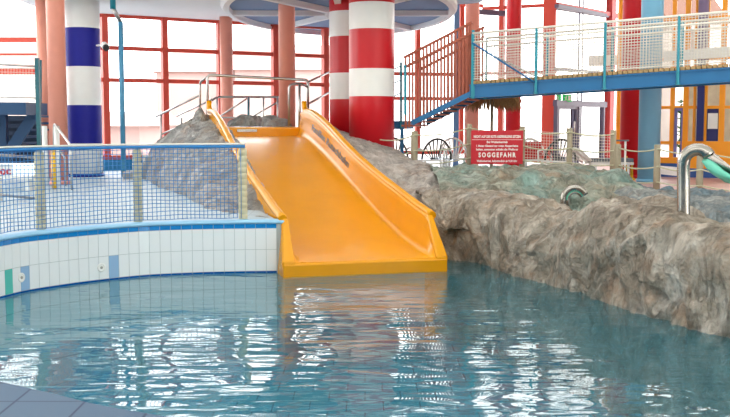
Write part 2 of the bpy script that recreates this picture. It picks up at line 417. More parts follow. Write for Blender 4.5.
m.bm.faces.new(V[0][::-1]); m.bm.faces.new(V[-1])
m.build('chute', ORANGE, sl)
mw = M(); mw.prism([sp(-.035,.46,-1.1),sp(-.035,3.75,-1.1),sp(-.16,3.75,-1.1),sp(-.16,.46,-1.1)],(0,0,RIM-.01+1.1)); struct(mw,'wall_pool_end',mat('pool_wall_teal',srgb(90,176,196),.4))
# exit lip: the thick frame at the mouth
m = M(); m.prism([sp(-.03,-.03,-.02),sp(-.03,-.03,.155),sp(-.03,.12,.17),sp(-.03,.12,-.02)], R*(W+.06)); m.build('exit_lip', ORANGE, sl, bevel=.02)
for r0, sg in ((-.03,1),(W+.03,-1)):
    m = M(); pts = []
    a = [(0,-.02),(0,.18),(.38,zf(.4)+.49),(.52,zf(.5)+.49),(.52,-.02)]
    A = [m.bm.verts.new(sp(r0+sg*(.07*min(1,s/.38) if z>.2 else 0),s-.02,z)) for s,z in a]
    B = [m.bm.verts.new(sp(r0+sg*(.15 if z<.2 else .14),s-.02,z)) for s,z in a]
    m.bm.faces.new(A); m.bm.faces.new(B)
    for k in range(5): m.bm.faces.new((A[k],A[(k+1)%5],B[(k+1)%5],B[k]))
    m.build('side_wall_end', ORANGE, sl, bevel=.02)
# rounded rails along the top edge
for r0 in (.045, W-.045):
    m = M(); tp = [sp(r0+ (0), s, zf(s)+wh(s)+.01) for s in [.36+.15*i for i in range(54)]]
    e = tp[-1]; tp += [e+Vector((-.02,.06,.06)), e+Vector((-.03,.1,.13)), e+Vector((-.03,.12,.2))]
    m.tube(tp, .055, 10); m.build('top_edge_roll', ORANGE, sl)
# top step across the head of the chute
m = M(); S0 = 8.45
m.prism([sp(-.55,S0,1.3),sp(-.55,S0,1.73),sp(-.55,S0+.6,1.745),sp(-.55,S0+.6,1.3)], R*(W+1.0)); m.build('start_step', ORANGE, sl, bevel=.03)
m = M(); m.bar(sp(.6,S0-.015,1.67), sp(1.0,S0-.015,1.67), .02, .05); m.build('type_plate', STEEL, sl, label='small grey metal plate')
# lettering on the inside of the right wall
bm = text_bm('Familien Rutschbahn', .17, 2.9, .002, .004)
for v in bm.verts:
    s = 5.85-v.co.x; q = .52+v.co.y/.47*.9; q = max(.1,min(.95,q)); z = zf(s)+wh(s)*q
    r = W-interp(q, [(.07,.175),(.2,.155),(.45,.13),(.75,.10),(.95,.075)])-.004-v.co.z
    v.co = sp(r, s, z)
mm = M(); mm.bm.free(); mm.bm = bm; mm.build('lettering', BLACK, sl, label='black lettering down the right side wall')

# ---------------------------------------------------------------- rocks
def rock(name, path, prof, mats, label, cat='rock', step=.05, pn=60, amp=.10, seed=0, fine=1.0):
    """sweep: prof(u)->[(off,z)], off to the right-hand/outer side of the path"""
    path = resample([Vector((x,y,0)) for x,y in path] if not isinstance(path[0],Vector) else path, step=step)
    n = len(path); G = []
    for i, p in enumerate(path):
        a = path[max(0,i-3)]; b = path[min(n-1,i+3)]; d = (b-a).normalized(); nr = Vector((d.y,-d.x,0))*(-1)
        pts = resample(spline([(o,0,z) for o,z in prof(i/(n-1))], 6), n=pn)
        G.append([p+nr*q.x+Vector((0,0,q.z)) for q in pts])
    so = Vector((seed*13.1, seed*7.7, seed*3.3)); out = []
    for i in range(n):
        row = []
        for j in range(pn+1):
            p = G[i][j]
            du = G[min(i+1,n-1)][j]-G[max(i-1,0)][j]; dv = G[i][min(j+1,pn)]-G[i][max(j-1,0)]
            N_ = dv.cross(du)
            if N_.length > 1e-9: N_.normalize()
            q = p+so
            w_ = Vector((noise.noise(q*1.3), noise.noise(q*1.3+Vector((9,1,4))), noise.noise(q*1.3+Vector((2,8,5)))))*.35
            a1 = noise.fractal(q*.9, 1.0, 2.0, 3)
            r1 = noise.ridged_multi_fractal(Vector(((q.x+w_.x)*1.6,(q.y+w_.y)*1.6,(q.z+w_.z)*1.1)), .9, 2.1, 4, 1.0, 2.0)-1.0
            f1 = noise.fractal(q*5.5+w_*3, .9, 2.1, 4)
            b1 = abs(noise.noise(Vector((q.x*2.6+w_.x*2,q.y*2.6+w_.y*2,q.z*1.3))))
            f2 = noise.ridged_multi_fractal(Vector(((q.x+w_.x)*4.2,(q.y+w_.y)*4.2,(q.z+w_.z)*2.6)), .9, 2.1, 4, 1.0, 2.0)-1.0
            vd = noise.voronoi(Vector(((q.x+w_.x*1.4)*2.0,(q.y+w_.y*1.4)*2.0,(q.z+w_.z*1.4)*1.25)))[0]; vv = min(.38, vd[1]-vd[0])
            h = amp*(.9*a1+.35*r1-.6*b1+.25*fine*f1-.26*f2+1.9*vv-.35)
            row.append(p+N_*h*SIGN)
        out.append(row)
    m = M(); m.grid(out)
    o = m.build(name, mats, label=label, cat=cat, recalc=False)
    return o
SIGN = 1
def ledge_prof(u):
    h = interp(u, [(0,.88),(.08,.82),(.12,.88),(.18,.88),(.25,.76),(.32,.78),(.38,.98),(.44,.98),(.5,.93),(.6,.88),(.7,.82),(1,.9)])
    return [(-.03,-1.15),(-.02,-.3),(0,0),(.03,.3*h),(.02,.55*h),(.08,.8*h),(.2,.95*h),(.45,h),(.75,.97*h),(1.05,.78*h),(1.2,.45)]
rock('rock_ledge', LP, ledge_prof, ROCK1, 'long grey-brown artificial rock ledge along the right edge of the pool', step=.028, pn=95, amp=.10, seed=1)
# ridge beside the slide's right wall
SR = [L0+R*(W+.11)+D*s for s in (1.45,2.2,3,4.5,6,7.5,8.6)]
def ridge_prof(u):
    s = 1.45+u*7.15; top = zf(s)+.36; ch = interp(u, [(0,.80),(.15,.90),(.3,1.06),(.5,1.14),(.7,1.3),(1,1.55)]); w = interp(u, [(0,.7),(.15,.85),(.35,1.0),(.65,1.3),(1,1.3)])
    return [(0,-.2),(0,top*.6),(.03,top-.06),(.2*w,top*.6+ch*.4),(.55*w,(top+ch*2)/3-.04),(.85*w,ch),(1.1*w,ch*.9),(1.5*w,.5)]
SIGNR_ = SIGN
def rock_r(*a, **k):                                   # path whose outer side is on the right
    global SIGN
    SIGN = -1; o = rock(*a, **k); SIGN = 1; return o
def flip(f): return lambda u: [(-o,z) for o,z in f(u)]
rock_r('rock_slope', SR, flip(ridge_prof), ROCK2, 'pale grey rock slope hugging the right side of the orange slide', step=.045, pn=80, amp=.075, seed=2)
# rock on the slide's left
fp = [(-1.2,12.5),(-1.72,13.0),(-2.3,14.2),(-3.15,16.8),(-3.95,18.9),(-4.6,21),(-5.15,23.2)]
def left_prof(u):
    y = 12.5+u*11.2
    s = (y-11.85)/.97; sx = (L0+D*s).x+.06; fx = interp(y, [(b,a) for a,b in fp]); w = max(.18, sx-fx)
    top = (zf(s)+.36) if s < 8.3 else interp(s, [(8.3,2.0),(8.8,1.72),(12,1.56)])
    if s > 8.6: w = .9
    return [(-.05,.5),(0,.66),(.10*w,.66+(top-.66)*.35),(.3*w,.66+(top-.66)*.68),(.6*w,top-.12),(w,top),(w+.1,top-.15),(w+.25,top-.7)]
rock_r('rock_mound', spline([(x,y,0) for x,y in fp],6), flip(left_prof), ROCK5, 'grey rock mound between the netting fence and the slide', step=.06, pn=60, amp=.07, seed=3)
# spire hugging the slide's upper left end
m = M(); rings = []; cs = L0+D*8.0+R*(-.22)
for j in range(15):
    t = j/14; rr = (1-t)**.8*.42+.025; z = .9+t*1.22; ring = []
    for k in range(26):
        a = 2*PI*k/26; p = cs+Vector((math.cos(a)*rr+t*.03, math.sin(a)*rr*1.3+.1*t, z)); q = p*3
        ring.append(p+Vector((math.cos(a),math.sin(a),0))*rr*.35*noise.fractal(q,1,2,4))
    rings.append(ring+[ring[0]])
m.grid(rings); m.build('rock_spire', ROCK5, label='pointed grey rock against the upper left end of the slide', cat='rock')
# teal bank behind the ledge
bp_ = [(.2,14.6),(1.0,14.1),(1.6,13.9),(2.3,13.6),(3.0,13.5),(3.6,13.9),(3.95,14.7),(4.1,16.3)]
def bank_prof(u):
    h = interp(u, [(0,1.0),(.15,1.1),(.6,1.12),(.8,1.12),(1,1.05)])
    return [(-.3,.2),(0,.45),(.3,.62),(.75,.80),(1.15,.97),(1.5,h),(2.0,h+.02),(2.6,h-.02),(3.4,h-.06),(4.2,.6)]
def sm(a, b, x):
    t = max(0, min(1, (x-a)/(b-a))); return t*t*(3-2*t)
def field(name, x0, x1, y0, y1, step, zfun, mats, label, amp=.08, seed=0):
    so = Vector((seed*13.1, seed*7.7, seed*3.3)); G = []
    nx = int((x1-x0)/step); ny = int((y1-y0)/step)
    for j in range(ny+1):
        row = []
        for i in range(nx+1):
            x = x0+(x1-x0)*i/nx; y = y0+(y1-y0)*j/ny; z, k = zfun(x, y); q = Vector((x,y,z))+so
            e = .05; gx = (zfun(x+e,y)[0]-z)/e; gy = (zfun(x,y+e)[0]-z)/e; N_ = Vector((-gx,-gy,1)).normalized()
            w_ = Vector((noise.noise(q*1.3), noise.noise(q*1.3+Vector((9,1,4))), noise.noise(q*1.3+Vector((2,8,5)))))*.4
            a1 = noise.fractal(q*1.1, 1.0, 2.0, 3); r1 = noise.ridged_multi_fractal((q+w_)*1.9, .9, 2.1, 4, 1.0, 2.0)-1.0
            b1 = abs(noise.noise((q+w_*2)*2.4)); f1 = noise.fractal(q*6+w_*3, .9, 2.1, 4)
            vd = noise.voronoi((q+w_*1.4)*2.1)[0]; vv = min(.38, vd[1]-vd[0])
            row.append(Vector((x,y,z))+N_*amp*k*(.8*a1+.4*r1-.7*b1+.35*f1+1.5*vv-.3))
        G.append(row)
    m = M(); m.grid(G); return m.build(name, mats, label=label, cat='rock', recalc=False)
def bankz(x, y):
    yf = 13.45+.09*(x-2.4)**2
    z = .4+.47*sm(yf,yf+.55,y)+.19*sm(yf+.5,yf+1.5,y)
    k = (1-sm(3.85,4.35,x))*(1-sm(17.6,18.3,y)); return .35+(z-.35)*k, .3+.7*k
field('rock_bank', 1.08, 4.5, 13.2, 18.4, .036, bankz, ROCK3, 'pale teal-stained rock bank below the red sign', .12, 5)
def bank2z(x, y):
    yf = 14.2-(x-2.9)*.98; t = y-yf
    z = .4+.33*sm(0,.4,t)+.14*sm(.5,1.3,t)
    k = (1-sm(2.3,3.1,t)); return .35+(z-.35)*k, .3+.7*k
field('rock_bank', 3.0, 7.6, 9.4, 17.2, .045, bank2z, ROCK4, 'dark blue-grey rock bank behind the steel water spout', .12, 6)

# ---------------------------------------------------------------- netting fence on the left rim
rz0 = 1.545
f = thing('net_fence', lwp(wall_len/2,.1)+Vector((0,0,RIM)), 'low fence of blue netting on round posts along the left pool rim', 'fence')
send = s_at_px(252)
def nfp(s, z): 
    p = lwp(s,.09); return Vector((p.x,p.y,z))
m = M(); 
for j in range(19):
    z = RIM+.025+j*.047
    m.tube([nfp(i*.1, z+(.006*math.sin(i*.9+j))) for i in range(int(s_at_px(243)/.1)+1)],   .0037, 4)
n = int(s_at_px(243)/.05)
for k in range(n+1):
    s = k*.05; m.tube([nfp(s+.004*math.sin(k*1.7), RIM+.02), nfp(s, RIM+.45), nfp(s+.004*math.sin(k), rz0-.0)],   .0037, 4)
m.build('net', NETB, f)
m = M(); m.tube([nfp(i*.1, rz0+.005) for i in range(int(send/.1)+1)], .018, 8); m.build('top_rope', NETB, f)
m = M(); m.tube([nfp(i*.1, rz0+.036) for i in range(int(send/.1)+1)], .011, 8); m.build('lacing_rope', NETW, f, label='pale rope laced along the top')
for px in (47, 141.5, 242.5):
    s = s_at_px(px); p = lwp(s,.15)
    m = M(); prof = []
    for j in range(12):
        z = j*.072; prof += [(.052,z),(.055,z+.03),(.052,z+.062),(.046,z+.066)]
    m.lathe((p.x,p.y,RIM), prof+[(.044,.872),(.03,.885)], 18); m.build('post', mat('net_post_cream', srgb(206,196,164), .7, var=.15, vscale=14), f)

# ---------------------------------------------------------------- columns
def column(px, Y, wpx, z0, z1, bands, mats, label, name='column', group=None, cap=None):
    X = fx(px)*Y; r = wpx/F*Y/2
    c = Vector((X,Y,z0))
    prof = []
    t = thing(name, c, label, 'column', group)
    m = M()
    if bands:
        for (za, zb, mi) in bands: prof += [(r,za,mi),(r,zb-.0005,mi)]
        for zz in (zb,): pass
    else: prof = [(r,z0,0),(r,z1,0)]
    m.lathe((X,Y,0), prof, 40); m.build('shaft', mats, t)
    m = M(); m.lathe((X,Y,0), [(r+.02,z0),(r+.02,z0+.06),(r+.005,z0+.07)], 40); m.build('base_ring', mats[-1], t)
    return t
def zy(py, Y): return P(365,py,Y).z
Y1 = 20.0-.45
b1 = [(0.9,zy(96,Y1),1),(zy(96,Y1),zy(68,Y1),0),(zy(68,Y1),zy(28,Y1),1),(zy(28,Y1),zy(1,Y1),0),(zy(1,Y1),zy(-39,Y1),1),(zy(-39,Y1),zy(-67,Y1),0),(zy(-67,Y1),9.4,1)]
column(371.7,20.0,45,.9,9.4,b1,[WHITEP,REDP],'nearer, wider red and white banded column beside the slide', 'banded_column')
Y2 = 21.6-.45
b2 = [(0.9,zy(99,Y2),1),(zy(99,Y2),zy(72.5,Y2),0),(zy(72.5,Y2),zy(35.6,Y2),1),(zy(35.6,Y2),zy(10,Y2),0),(zy(10,Y2),zy(-27,Y2),1),(zy(-27,Y2),zy(-53,Y2),0),(zy(-53,Y2),9.4,1)]
column(350.5,21.6,42,.9,9.4,b2,[WHITEP,REDP],'farther red and white banded column, half behind the nearer one', 'banded_column')
Y3 = 22.0-.38
b3 = [(RIM,zy(143.5,Y3),0),(zy(143.5,Y3),zy(105,Y3),1),(zy(105,Y3),zy(66,Y3),0),(zy(66,Y3),zy(27,Y3),1),(zy(27,Y3),4.45,0)]
column(82.7,22.0,35,RIM,4.45,b3,[WHITEP,BLUEP],'blue and white banded column at the left', 'banded_column')
column(56.8,19.2,18,RIM,9.4,None,[SALMON],'salmon column just left of the blue and white banded one','column')
column(44.5,21.5,14,RIM,4.45,None,[SALMON],'thin salmon column half hidden behind the leftmost full one','column')
column(226.5,25.3,12.5,RIM,4.45,None,[SALMON],'salmon column behind the handrails above the slide stairs','column')
column(287,22.4,16.5,RIM,9.4,None,[SALMON],'salmon column standing behind the head of the slide','column')
column(472,24.5,14,RIM,9.4,None,[SALMON],'salmon column behind the left edge of the red sign','column')
column(513.5,26.0,15,RIM,9.4,None,[REDP],'bright red round column behind the right edge of the red sign','column')
column(631.5,21.3,19.5,RIM,9.4,None,[REDP],'glossy red round column touching the pale blue one','column')
column(651,19.9,21.5,RIM,9.4,None,[PALEB],'pale blue round column right of the red one','column')
column(702,20.9,10,zy(60,20.9),9.4,None,[mat('purple_paint',srgb(140,124,158),.5)],'slim purple column above the footbridge at the right','column')
column(571,33,11.5,.4,9.4,None,[LAV],'pale lavender column outside behind the exit door','column')

# ---------------------------------------------------------------- glazing
NW = [0]
def glazing(pA, pB, z0, z1, vert, horiz, fm, vw=.15, hw=.09, extra_parts=None):
    """pA,pB=(px,Y) ends; vert = list of px or (px,width_px); horiz = list of z or (z,h)"""
    NW[0] += 1
    a = (fx(pA[0])*pA[1], pA[1]); b = (fx(pB[0])*pB[1], pB[1])
    A = Vector((a[0],a[1],0)); B = Vector((b[0],b[1],0)); d = (B-A).normalized()
    t = thing('window_%d' % NW[0], A+Vector((0,0,z0)), kind='structure')
    m = M(); ang = math.atan2(d.y,d.x)
    for v in vert:
        px, wp = v if isinstance(v, tuple) else (v, None)
        q, _ = hit(px,a,b); wd = wp/F*q.y if wp else vw
        m.box((q.x,q.y,(z0+z1)/2),(wd,.16,z1-z0),ang)
    for h in horiz:
        z, hh = h if isinstance(h, tuple) else (h, hw)
        c = (A+B)/2; m.box((c.x,c.y,z),((B-A).length,.10,hh),ang)
    m.build('frame', fm, t)
    m = M(); nrm = Vector((-d.y,d.x,0))*.02
    m.poly([A+nrm+Vector((0,0,z0)),B+nrm+Vector((0,0,z0)),B+nrm+Vector((0,0,z1)),A+nrm+Vector((0,0,z1))])
    m.build('pane', GLASS, t)
    return t, A, B, ang
zlow = .72
glazing((-70,24.2),(45,24.2),2.0,9.4,[-60,-10],[(3.8,.12),(3.04,.13),(3.45,.05),(2.05,.1),6.5,(8.6,.1)],REDF)
glazing((98,24.5),(330,28),.92,4.5,[(105,6.2),(164.7,5.6),(219.5,4.5),(275,6),(325.2,5.8)],[(3.64,.10),(2.86,.10),(.96,.11),4.42],REDF)
glazing((330,28),(482,29.5),.92,9.4,[(375,6),(417.5,4.6),(461,4.6)],[(3.2,.1),(2.5,.1),(.96,.11),5.2],REDF)
glazing((482,29.0),(556,28),.70,9.4,[(501.5,5),(549.3,12.5)],[(3.22,.08),5.06,(.75,.1),7.6],REDF)
glazing((556,28),(618,31),.70,9.4,[(610.5,9)],[(5.06,.12),7.6],mat('red_frame_b',srgb(188,48,48),.45))
m = M(); 
# grey door set with transom, right of the broad red frame
A = Vector(((554-365)/F*27.8,27.8,0)); B = Vector(((604-365)/F*30.4,30.4,0)); d = (B-A).normalized(); ang = math.atan2(d.y,d.x)
dr = thing('door_1', A+Vector((0,0,RIM)), kind='structure')
m = M(); a2 = (A.x,A.y); b2_ = (B.x,B.y)
for px in (557,578.5,603.5):
    q,_ = hit(px,a2,b2_); m.box((q.x,q.y,1.55),(.085,.12,1.8),ang)
q,_ = hit(582,a2,b2_); m.box((q.x,q.y,4.4),(.045,.03,6),ang)
c = (A+B)/2
m.box((c.x,c.y,2.35),((B-A).length,.13,.16),ang); m.box((c.x,c.y,3.3),((B-A).length,.12,.07),ang); m.box((c.x,c.y,5.0),((B-A).length,.12,.10),ang)
m.build('door_frame', DKFR, dr)
q0,_ = hit(559,a2,b2_); q1,_ = hit(577,a2,b2_); m = M()
for q in (q0,q1): m.box((q.x,q.y,1.55),(.07,.07,1.75),ang)
m.bar(q0+Vector((0,0,.75)),q1+Vector((0,0,.75)),.07,.2); m.bar(q0+Vector((0,0,2.24)),q1+Vector((0,0,2.24)),.07,.09)
m.build('door_leaf', DKFR, dr)
m = M(); q,_ = hit(575,a2,b2_); m.tube([q+Vector((0,-.08,1.5)),q+Vector((0,-.08,1.85))],.02,6); m.build('door_handle', CHROME, dr)
# exit sign
q,_ = hit(568,a2,b2_); ex = thing('exit_sign', q+Vector((-.04,-.1,2.38)), 'small green emergency exit sign above the grey door', 'sign')
m = M(); m.box((q.x-.04,q.y-.12,2.5),(.26,.05,.2),0); m.build('sign_board', EXITG, ex)
m = M(); x0,y0,z0 = q.x-.04,q.y-.15,2.5
m.box((x0+.065,y0,z0),(.07,.004,.13)); m.box((x0-.03,y0,z0+.01),(.03,.004,.06),0,ry=.4); m.box((x0-.045,y0,z0-.04),(.012,.004,.06),ry=.6); m.box((x0-.01,y0,z0-.04),(.012,.004,.06),ry=-.5); m.box((x0-.02,y0,z0+.055),(.022,.004,.022)); m.box((x0-.07,y0,z0+.015),(.05,.004,.01))
m.build('pictogram', WHITEP, ex, label='white running figure and doorway')
m = M(); m.box((x0,q.y-.05,2.41),(.03,.03,.06)); m.build('hanger', DKFR, ex)

# low blue plinth and sill beneath the left glazing
m = M(); a = Vector(((92-365)/F*24.35,24.35,0)); b = Vector(((330-365)/F*27.85,27.85,0))
m.bar(a+Vector((0,0,.78)),b+Vector((0,0,.78)),.25,.27); struct(m,'wall_low_plinth',mat('plinth_blue',srgb(30,120,170),.5))
# ---------------------------------------------------------------- ceilings
m = M(); m.prism([(-7.4,20.6,4.45),(-3.3,20.6,4.45),(-1.5,20.9,4.45),(-1.5,20.9,4.451),(-3.0,24,4.45),(-1.2,28.3,4.45),(-7.2,24.9,4.45)][:3]+[(-2.9,23.4,4.45),(-1.6,27.4,4.45),(-.9,28.6,4.45),(-7.6,24.6,4.45)], (0,0,.35)); struct(m,'ceiling_left',CEILM)
# oval ceiling coffer
cx, cy, ax, ay, zc = -.57, 23.6, 2.62, 5.6, 4.30
def el(f, th, z): return Vector((cx+ax*f*math.cos(th), cy+ay*f*math.sin(th), z))
ov = thing('oval_ceiling_panel', (cx,cy,zc), 'large white oval ceiling panel with blue-grey recesses between its ribs', 'ceiling panel')
m = M(); NN = 72
rings = [[el(1.0,2*PI*k/NN,zc) for k in range(NN+1)],[el(1.02,2*PI*k/NN,zc+.06) for k in range(NN+1)],[el(1.02,2*PI*k/NN,zc+.16) for k in range(NN+1)],[el(.955,2*PI*k/NN,zc+.16) for k in range(NN+1)],[el(.955,2*PI*k/NN,zc) for k in range(NN+1)],[el(1.0,2*PI*k/NN,zc) for k in range(NN+1)]]
m.grid(rings,smooth=False); m.build('rim', CEILM, ov)
m = M()
rings = [[el(.14,2*PI*k/NN,zc+z) for k in range(NN+1)] for z in (0,.15)]
m.grid(rings); m.poly([el(.14,2*PI*k/NN,zc) for k in range(NN)]); m.build('hub', CEILM, ov)
for k in range(8):
    th = 2*PI*k/8; m = M(); m.bar(el(.1,th,zc+.06), el(.96,th,zc+.06), .14, .12); m.build('rib', CEILM, ov)
m = M(); m.poly([el(.98,2*PI*k/NN,zc+.125) for k in range(NN)]); m.build('recess_panel', RECESS, ov)
# pale blue fascia drum right of it
m = M(); cc = Vector((1.75,24.6,0))
m.lathe((2.0,22.6,0), [(.62,4.52),(.66,4.56),(.66,5.6),(.6,5.62)], 40)
m.lathe((2.0,22.6,0), [(.66,4.56),(.66,4.6)], 40)
m.build('ceiling_drum', FASC, label='pale blue round ceiling drum left of the footbridge top', cat='ceiling drum')

# hall roof and walls (above and beside the frame, keep the light that of a hall)
ROOF = mat('roof_white', srgb(220,221,214), .9)
def slab(name, c, s, mt=ROOF): m = M(); m.box(c,s); struct(m, name, mt)
# roof strips with skylight gaps
slab('ceiling_hall', (0,12.6,9.5), (32,37,.2))
slab('wall_back', (0,-6,4.9), (32,.2,9.2))
slab('wall_right', (16,12,4.9), (.2,40,9.2)); 
slab('wall_left', (-16,4,4.9), (.2,24,9.2))
slab('beam_above_gallery', (-5.5,24,4.95), (10,.4,.5), mat('gallery_grey', srgb(150,170,182), .8)) if False else None

# ---------------------------------------------------------------- footbridge
def BP(px, py):                                        # a point of the bridge's near side seen at a pixel
    Y = 19.5+(px-473)/(730-473)*(17.9-19.5); return P(px,py,Y)
Bz = lambda px: interp(px,[(473,84.5),(600,77.5),(730,67.5),(800,62)])
pA = BP(473,84.5); pB = BP(790,63.2); bd = (pB-pA); bdir = bd.normalized(); back = Vector((-bdir.y,bdir.x,0)).normalized()*1.0
bx = bdir.x
br = thing('footbridge', (pA+pB)/2, 'blue steel footbridge with white netting crossing at the upper right', 'footbridge')
def bt(t, up=0, off=0): return pA+bd*t+Vector((0,0,up))+back*off
for off in (0,1.0):
    m = M(); m.bar(bt(-.01,-.13,off), bt(1,-.13,off), .06, .24); m.bar(bt(-.01,-.015,off), bt(1,-.015,off), .14, .025); m.bar(bt(-.01,-.25,off), bt(1,-.25,off), .14, .025)
    m.build('beam', BEAMB, br)
m = M(); npl = 62
for k in range(npl):
    t0 = k/npl; m.bar(bt(t0+.5/npl,.035,-.07), bt(t0+.5/npl,.035,1.07), bd.length/npl*.82, .06)
m.build('deck', PLANK, br)
posts_t = [0.0]+[hit(p_, (pA.x,pA.y), (pB.x,pB.y))[1] for p_ in (536.5,605,678)]+[.99]
HR = .97
for off in (-.07,1.07):
    for t in posts_t:
        m = M(); m.bar(bt(t,-.26,off), bt(t,HR+.0,off), .045, .045)
        m.box(bt(t,-.24,off*.9),(.07,.1,.03)); m.build('railing_post', TEALP, br)
    m = M(); m.tube([bt(0,HR,off),bt(1,HR,off)], .024, 8); m.build('handrail', NETW, br, label='pale top handrail')
    m = M(); m.tube([bt(0,HR-.17,off),bt(1,HR-.17,off)], .017, 8); m.tube([bt(0,.1,off),bt(1,.1,off)], .012, 6); m.build('mid_rail', NETW, br, label='pale lower rail')
    m = M(); t = 0; step = .055/bd.length; k = 0; t_s = posts_t[1]*.03 if off > 0 else 0
    nn = int(1/step)
    for k in range(nn+1):
        m.tube([bt(k*step,.09,off), bt(k*step,HR-.0,off)], .005, 4, caps=False)
    for j in range(1,17):
        z = .09+j*.052; m.tube([bt(i/12,z,off) for i in range(13)], .005, 4, caps=False)
    m.build('net', NETW, br, label='white knotted safety net')
m = M(); m.tube([bt(0.0,HR-.18,-.09), bt(posts_t[1],-.05,-.09)], .017, 8); m.build('diagonal_brace', BEAMB, br)
m = M(); m.tube([bt(0.03,HR-.38,1.0), bt(posts_t[1],.03,1.0)], .02, 8); m.build('diagonal_brace', CHROME, br)

# slatted stair going down left from the bridge
sa = BP(472,88); 
TL = P(404,57.5,20.0); TR = P(472,22.5,19.5); BL = P(404,130,20.0); BR = P(472,96,19.5)
stt = thing('slatted_stair', P(438,115,19.8), 'red-brown wooden slatted stair climbing to the footbridge', 'staircase')
for off, nm in ((0,'near'),(1.0,'far')):
    o = back*off
    m = M(); n = 19
    for k in range(n):
        t = (k+.5)/n; a = BL.lerp(BR,t)+o; b = TL.lerp(TR,t)+o
        m.bar(a, b, .043, .043)
    m.build('slat_panel', WOODR, stt)
    m = M(); m.bar(TL+o,TR+o,.06,.045); m.bar(TL.lerp(BL,.14)+o+Vector((0,-.02,0)),TR.lerp(BR,.14)+o+Vector((0,-.02,0)),.04,.05); m.build('handrail', WOODR, stt)
    m = M(); a = BL.lerp(TL,.04)+o+Vector((0,-.03,0)); b = BR.lerp(TR,.04)+o+Vector((0,-.03,0)); m.bar(a-(b-a)*-.12, b, .05, .10); m.build('stringer', BEAMB, stt)
m = M(); n = 9
for k in range(n):
    t = (k+.5)/n; a = BL.lerp(BR,t)+Vector((0,0,.05)); m.bar(a,a+back,.26,.035)
m.build('steps', WOODR, stt)
for p, o in ((TR,0),(TL,0)):
    q = BR if p is TR else BL
    m = M(); m.bar(q+Vector((.02,-.04,-.06 if p is TR else .3)), p+Vector((.02,-.04,-.15)), .05, .05); m.build('newel_post', TEALP, stt)
# landing left of the stair
ld = thing('stair_landing', P(392,125,20.6), 'blue landing behind the banded columns at the foot of the slatted stair', 'landing')
a = P(372,125,21.0); b = P(403,125,20.6)
m = M(); m.bar(a,b,.9,.17); m.build('platform', BEAMB, ld)
for py in (70,84,97):
    m = M(); m.tube([P(372,py+9,21.0),P(401,py-4,20.5)],.015,6); m.build('rail', TEALP, ld)
m = M(); m.bar(P(401,130,20.5),P(401,62,20.5),.05,.05); m.build('rail_post', TEALP, ld)
m = M(); m.bar(P(402,128,20.5)*1,Vector((P(402,128,20.5).x,20.5,RIM)),.07,.07); m.build('support_post', BEAMB, ld)

# dry palm fronds hanging beneath the bridge
th = thing('thatched_parasol', P(492,100,21.5), 'brown palm-thatch fringe hanging just below the footbridge, left of the sign', 'thatched parasol')
m = M(); c = P(492,95,21.3); rnd = random.Random(3)
for k in range(260):
    a = rnd.uniform(0,2*PI); L = rnd.uniform(.28,.52); r0 = rnd.uniform(0,.15)
    p0 = c+Vector((math.cos(a)*r0, math.sin(a)*r0, rnd.uniform(-.02,.1))); dr_ = Vector((math.cos(a),math.sin(a),0))
    m.tube([p0, p0+dr_*L*.55+Vector((0,0,.01)), p0+dr_*L*.95+Vector((0,0,-.14)), p0+dr_*L*1.08+Vector((0,0,-.3-rnd.random()*.08))], [.016,.02,.014,.004], 4)
m.build('thatch', THATCH, th, label=None)
m = M(); m.tube([Vector((c.x,c.y,RIM)), c],.035,8); m.build('pole', WOODP, th)

# ---------------------------------------------------------------- rope fence and sign
rf = thing('rope_fence', (4.0,18,.9), 'fence of pale wooden posts and ropes behind the right rocks', 'fence')
RP = [(414.5,131,18.6,.13,.85),(469.5,124,18.4,.10,.95),(522.5,126,18.2,.10,.93),(570,128,18.0,.105,.95),(613.5,130,17.8,.105,.95),(618.5,144,17.2,.10,.95),(657.5,144.5,16.6,.11,.8),(700.5,147,16.2,.11,.8)]
tops = []
for px, py, Y, wd, h in RP:
    tp = P(px,py,Y); tops.append(tp); zb = RIM if px > 616 else .85
    m = M(); m.lathe((tp.x,tp.y,0), [(wd/2,zb),(wd/2*1.02,zb+.3),(wd/2*.97,tp.z-.02),(wd/2*.8,tp.z)], 14); m.build('post', WOODP, rf)
def sag(a, b, s): return [a.lerp(b,i/10)+Vector((0,0,-s*4*(i/10)*(1-i/10))) for i in range(11)]
lft = P(380,136,19)
seq = [lft]+tops+[P(760,153,15.8)]
for dz, sg in ((-.07,.05),(-.36,.05),(-.62,.03)):
    m = M()
    for i, (a, b) in enumerate(zip(seq, seq[1:])):
        if i == 5: m.build('rope', ROPE, rf); m = M(); continue
        y_ = Vector((0,-.06,0)); m.tube(sag(a+Vector((0,0,dz))+y_, b+Vector((0,0,dz))+y_, sg), .013, 6)
    m.build('rope', ROPE, rf)
m = M(); a = tops[2]; b = tops[4]
for i in range(34):
    t = i/33; p = a.lerp(b,t); m.tube([p+Vector((0,0,-.09)),p+Vector((0,0,-.62))],.003,4,caps=False)
for j in range(11): m.tube([a+Vector((0,0,-.09-j*.053)),b+Vector((0,0,-.09-j*.053))],.003,4,caps=False)
m.build('net', NETW, rf, label='faint pale net between the sign and the right posts')

